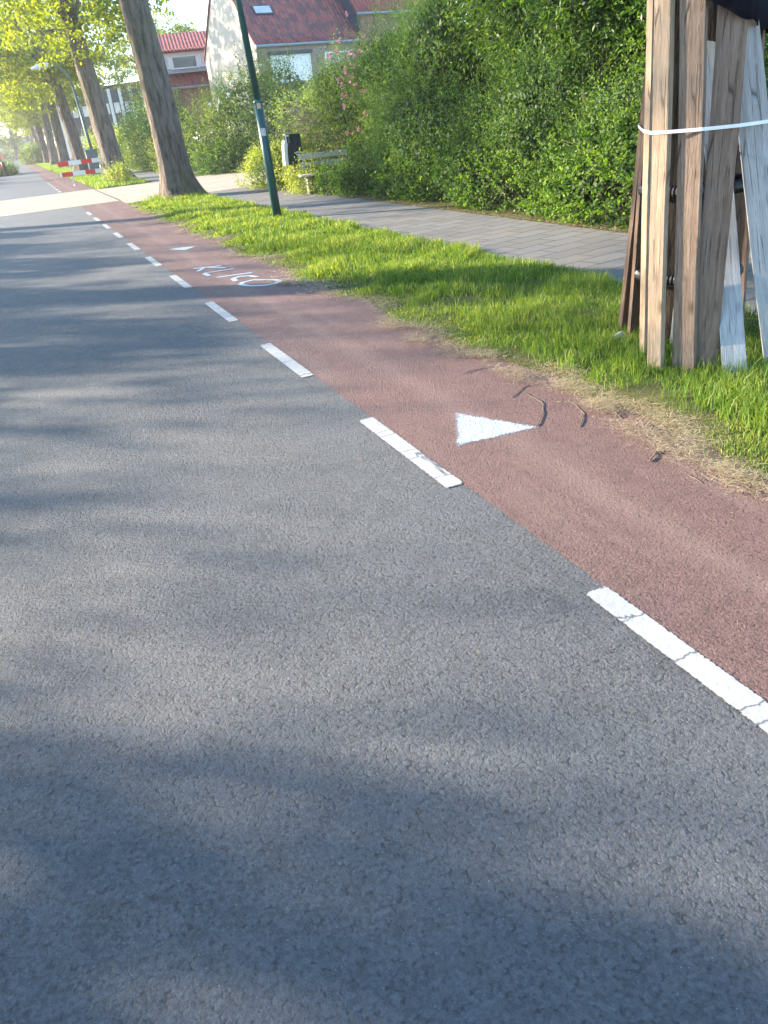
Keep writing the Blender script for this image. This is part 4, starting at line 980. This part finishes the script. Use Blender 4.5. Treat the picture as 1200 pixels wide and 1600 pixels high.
m = MB(); m.box((2.55, 1.8, 9.04), (4.0, 3.0, .10)); m.build('dormer_roof', M['slate'], dm)
C2 = AY(249, 139, 62)
h2 = house('far_house', (C2.x, 62, 0), math.radians(-9), 9.6, 7.0, 4.75, 7.9, 'brick_red', 'roof_red', 'far house with red roof and long white dormer right of the big trunk', 'brick', .25)
m = MB(); m.box((2.15, .95, 6.05), (4.1, 1.7, 1.2)); dm = m.build('dormer', M['white_paint'], h2)
window(dm, .25, 1.0, 5.72, 6.5, y=.06, mull=(), pane='pane_pale'); window(dm, 1.2, 2.9, 5.68, 6.45, y=.06, mull=(), pane='pane'); window(dm, 3.1, 3.9, 5.72, 6.5, y=.06, mull=(), pane='pane_pale')
m = MB(); m.box((2.15, .03, 5.5), (4.2, .12, .16)); m.build('dormer_flashing', M['gutter'], dm)
rs = roof_slab(dm, -.05, 5.2, -.25, 6.70, 3.2, 8.05, 'roof_red')
# grey row at the end of the view between the trees
P0 = AY(104, 238, 105); 
P0 = AY(100, 238, 112)
e = empty('terraced_houses', (P0.x, 112, 0), 'grey row of terraced houses with pale upright strips seen between the trunks', 'house', rz=math.radians(-35))
m = MB(); m.box((7, 4, 3.7), (14, 8, 7.4)); m.build('wall', M['slate'], e)
for i in range(10):
    m = MB(); m.box((.8+i*1.4, -.06, 3.65), (.35, .14, 7.2)); m.build('white_strip', M['white_paint'], e)
    if i == 9: break
    m = MB(); m.box((1.5+i*1.4, -.04, 5.2), (.7, .08, 1.1)); m.build('window', M['pane_pale'], e)
    m = MB(); m.box((1.5+i*1.4, -.04, 2.0), (.7, .08, 1.3)); m.build('window', M['pane_pale'], e)
m = MB(); m.box((7, 4, 7.5), (14.5, 8.5, .2)); m.build('roof', M['slate'], e)
# pale building at the very end
e = empty('pale_building', (-30, 262, 0), 'pale hazy building behind the hedge at the far end of the road', 'building')
m = MB(); m.box((15, 5, 2.5), (46, 10, 5)); m.build('wall', M['render'], e)
for i in range(8): m = MB(); m.box((-5+i*5.2, -.05, 3), (2.4, .1, 1.6)); m.build('window', M['pane'], e)
m = MB(); m.box((15, 5, 5.2), (47, 11, .4)); m.build('roof', M['slate'], e)
# small parked car between lamp and third tree
def car(name, loc, rz, mat, label):
    e = empty(name, loc, label, 'car', None, rz)
    m = MB(); prof = [(-2.05, .35), (-2.1, .75), (-1.3, .95), (-.75, 1.42), (.9, 1.45), (1.6, 1.0), (2.05, .85), (2.1, .35)]
    m.prism([(x, -.82, z) for x, z in prof], (0, 1.64, 0)); m.build('body', M[mat], e, False, .06)
    m = MB(); m.prism([(x, -.835, z) for x, z in [(-1.15, .98), (-.7, 1.36), (.85, 1.38), (1.35, 1.0)]], (0, 1.67, 0)); m.build('window', M['pane'], e)
    for x in (-1.3, 1.3):
        for y in (-.78, .78):
            m = MB(); m.tube([(x, y-.1, .32), (x, y+.1, .32)], .32, 18); w = m.build('wheel', M['tyre'], e, False)
            m = MB(); m.tube([(x, y-.11, .32), (x, y+.11, .32)], .19, 12); m.build('rim', M['steel'], w)
    return e
pc = AY(127, 236, 78)
car('parked_car', (pc.x, 78, 0), math.radians(80), 'car_blue', 'pale blue parked car glimpsed between the far lamp post and the third tree')

# ------------------------------------------------------------------ haze
hm = bpy.data.materials.new('haze'); hm.use_nodes = True; hn = hm.node_tree.nodes; hn.remove(hn['Principled BSDF'])
pv = hn.new('ShaderNodeVolumePrincipled'); pv.inputs['Color'].default_value = (.92, .94, 1, 1); pv.inputs['Density'].default_value = .0009; pv.inputs['Anisotropy'].default_value = .55
hm.node_tree.links.new(pv.outputs[0], hn['Material Output'].inputs['Volume'])
m = MB(); m.box((40, 130, 9.5), (420, 420, 21)); o = m.build('haze', hm); tag(o, kind='stuff'); tag(o, 'thin evening haze', 'haze')
for x in ('planks_check',): pass
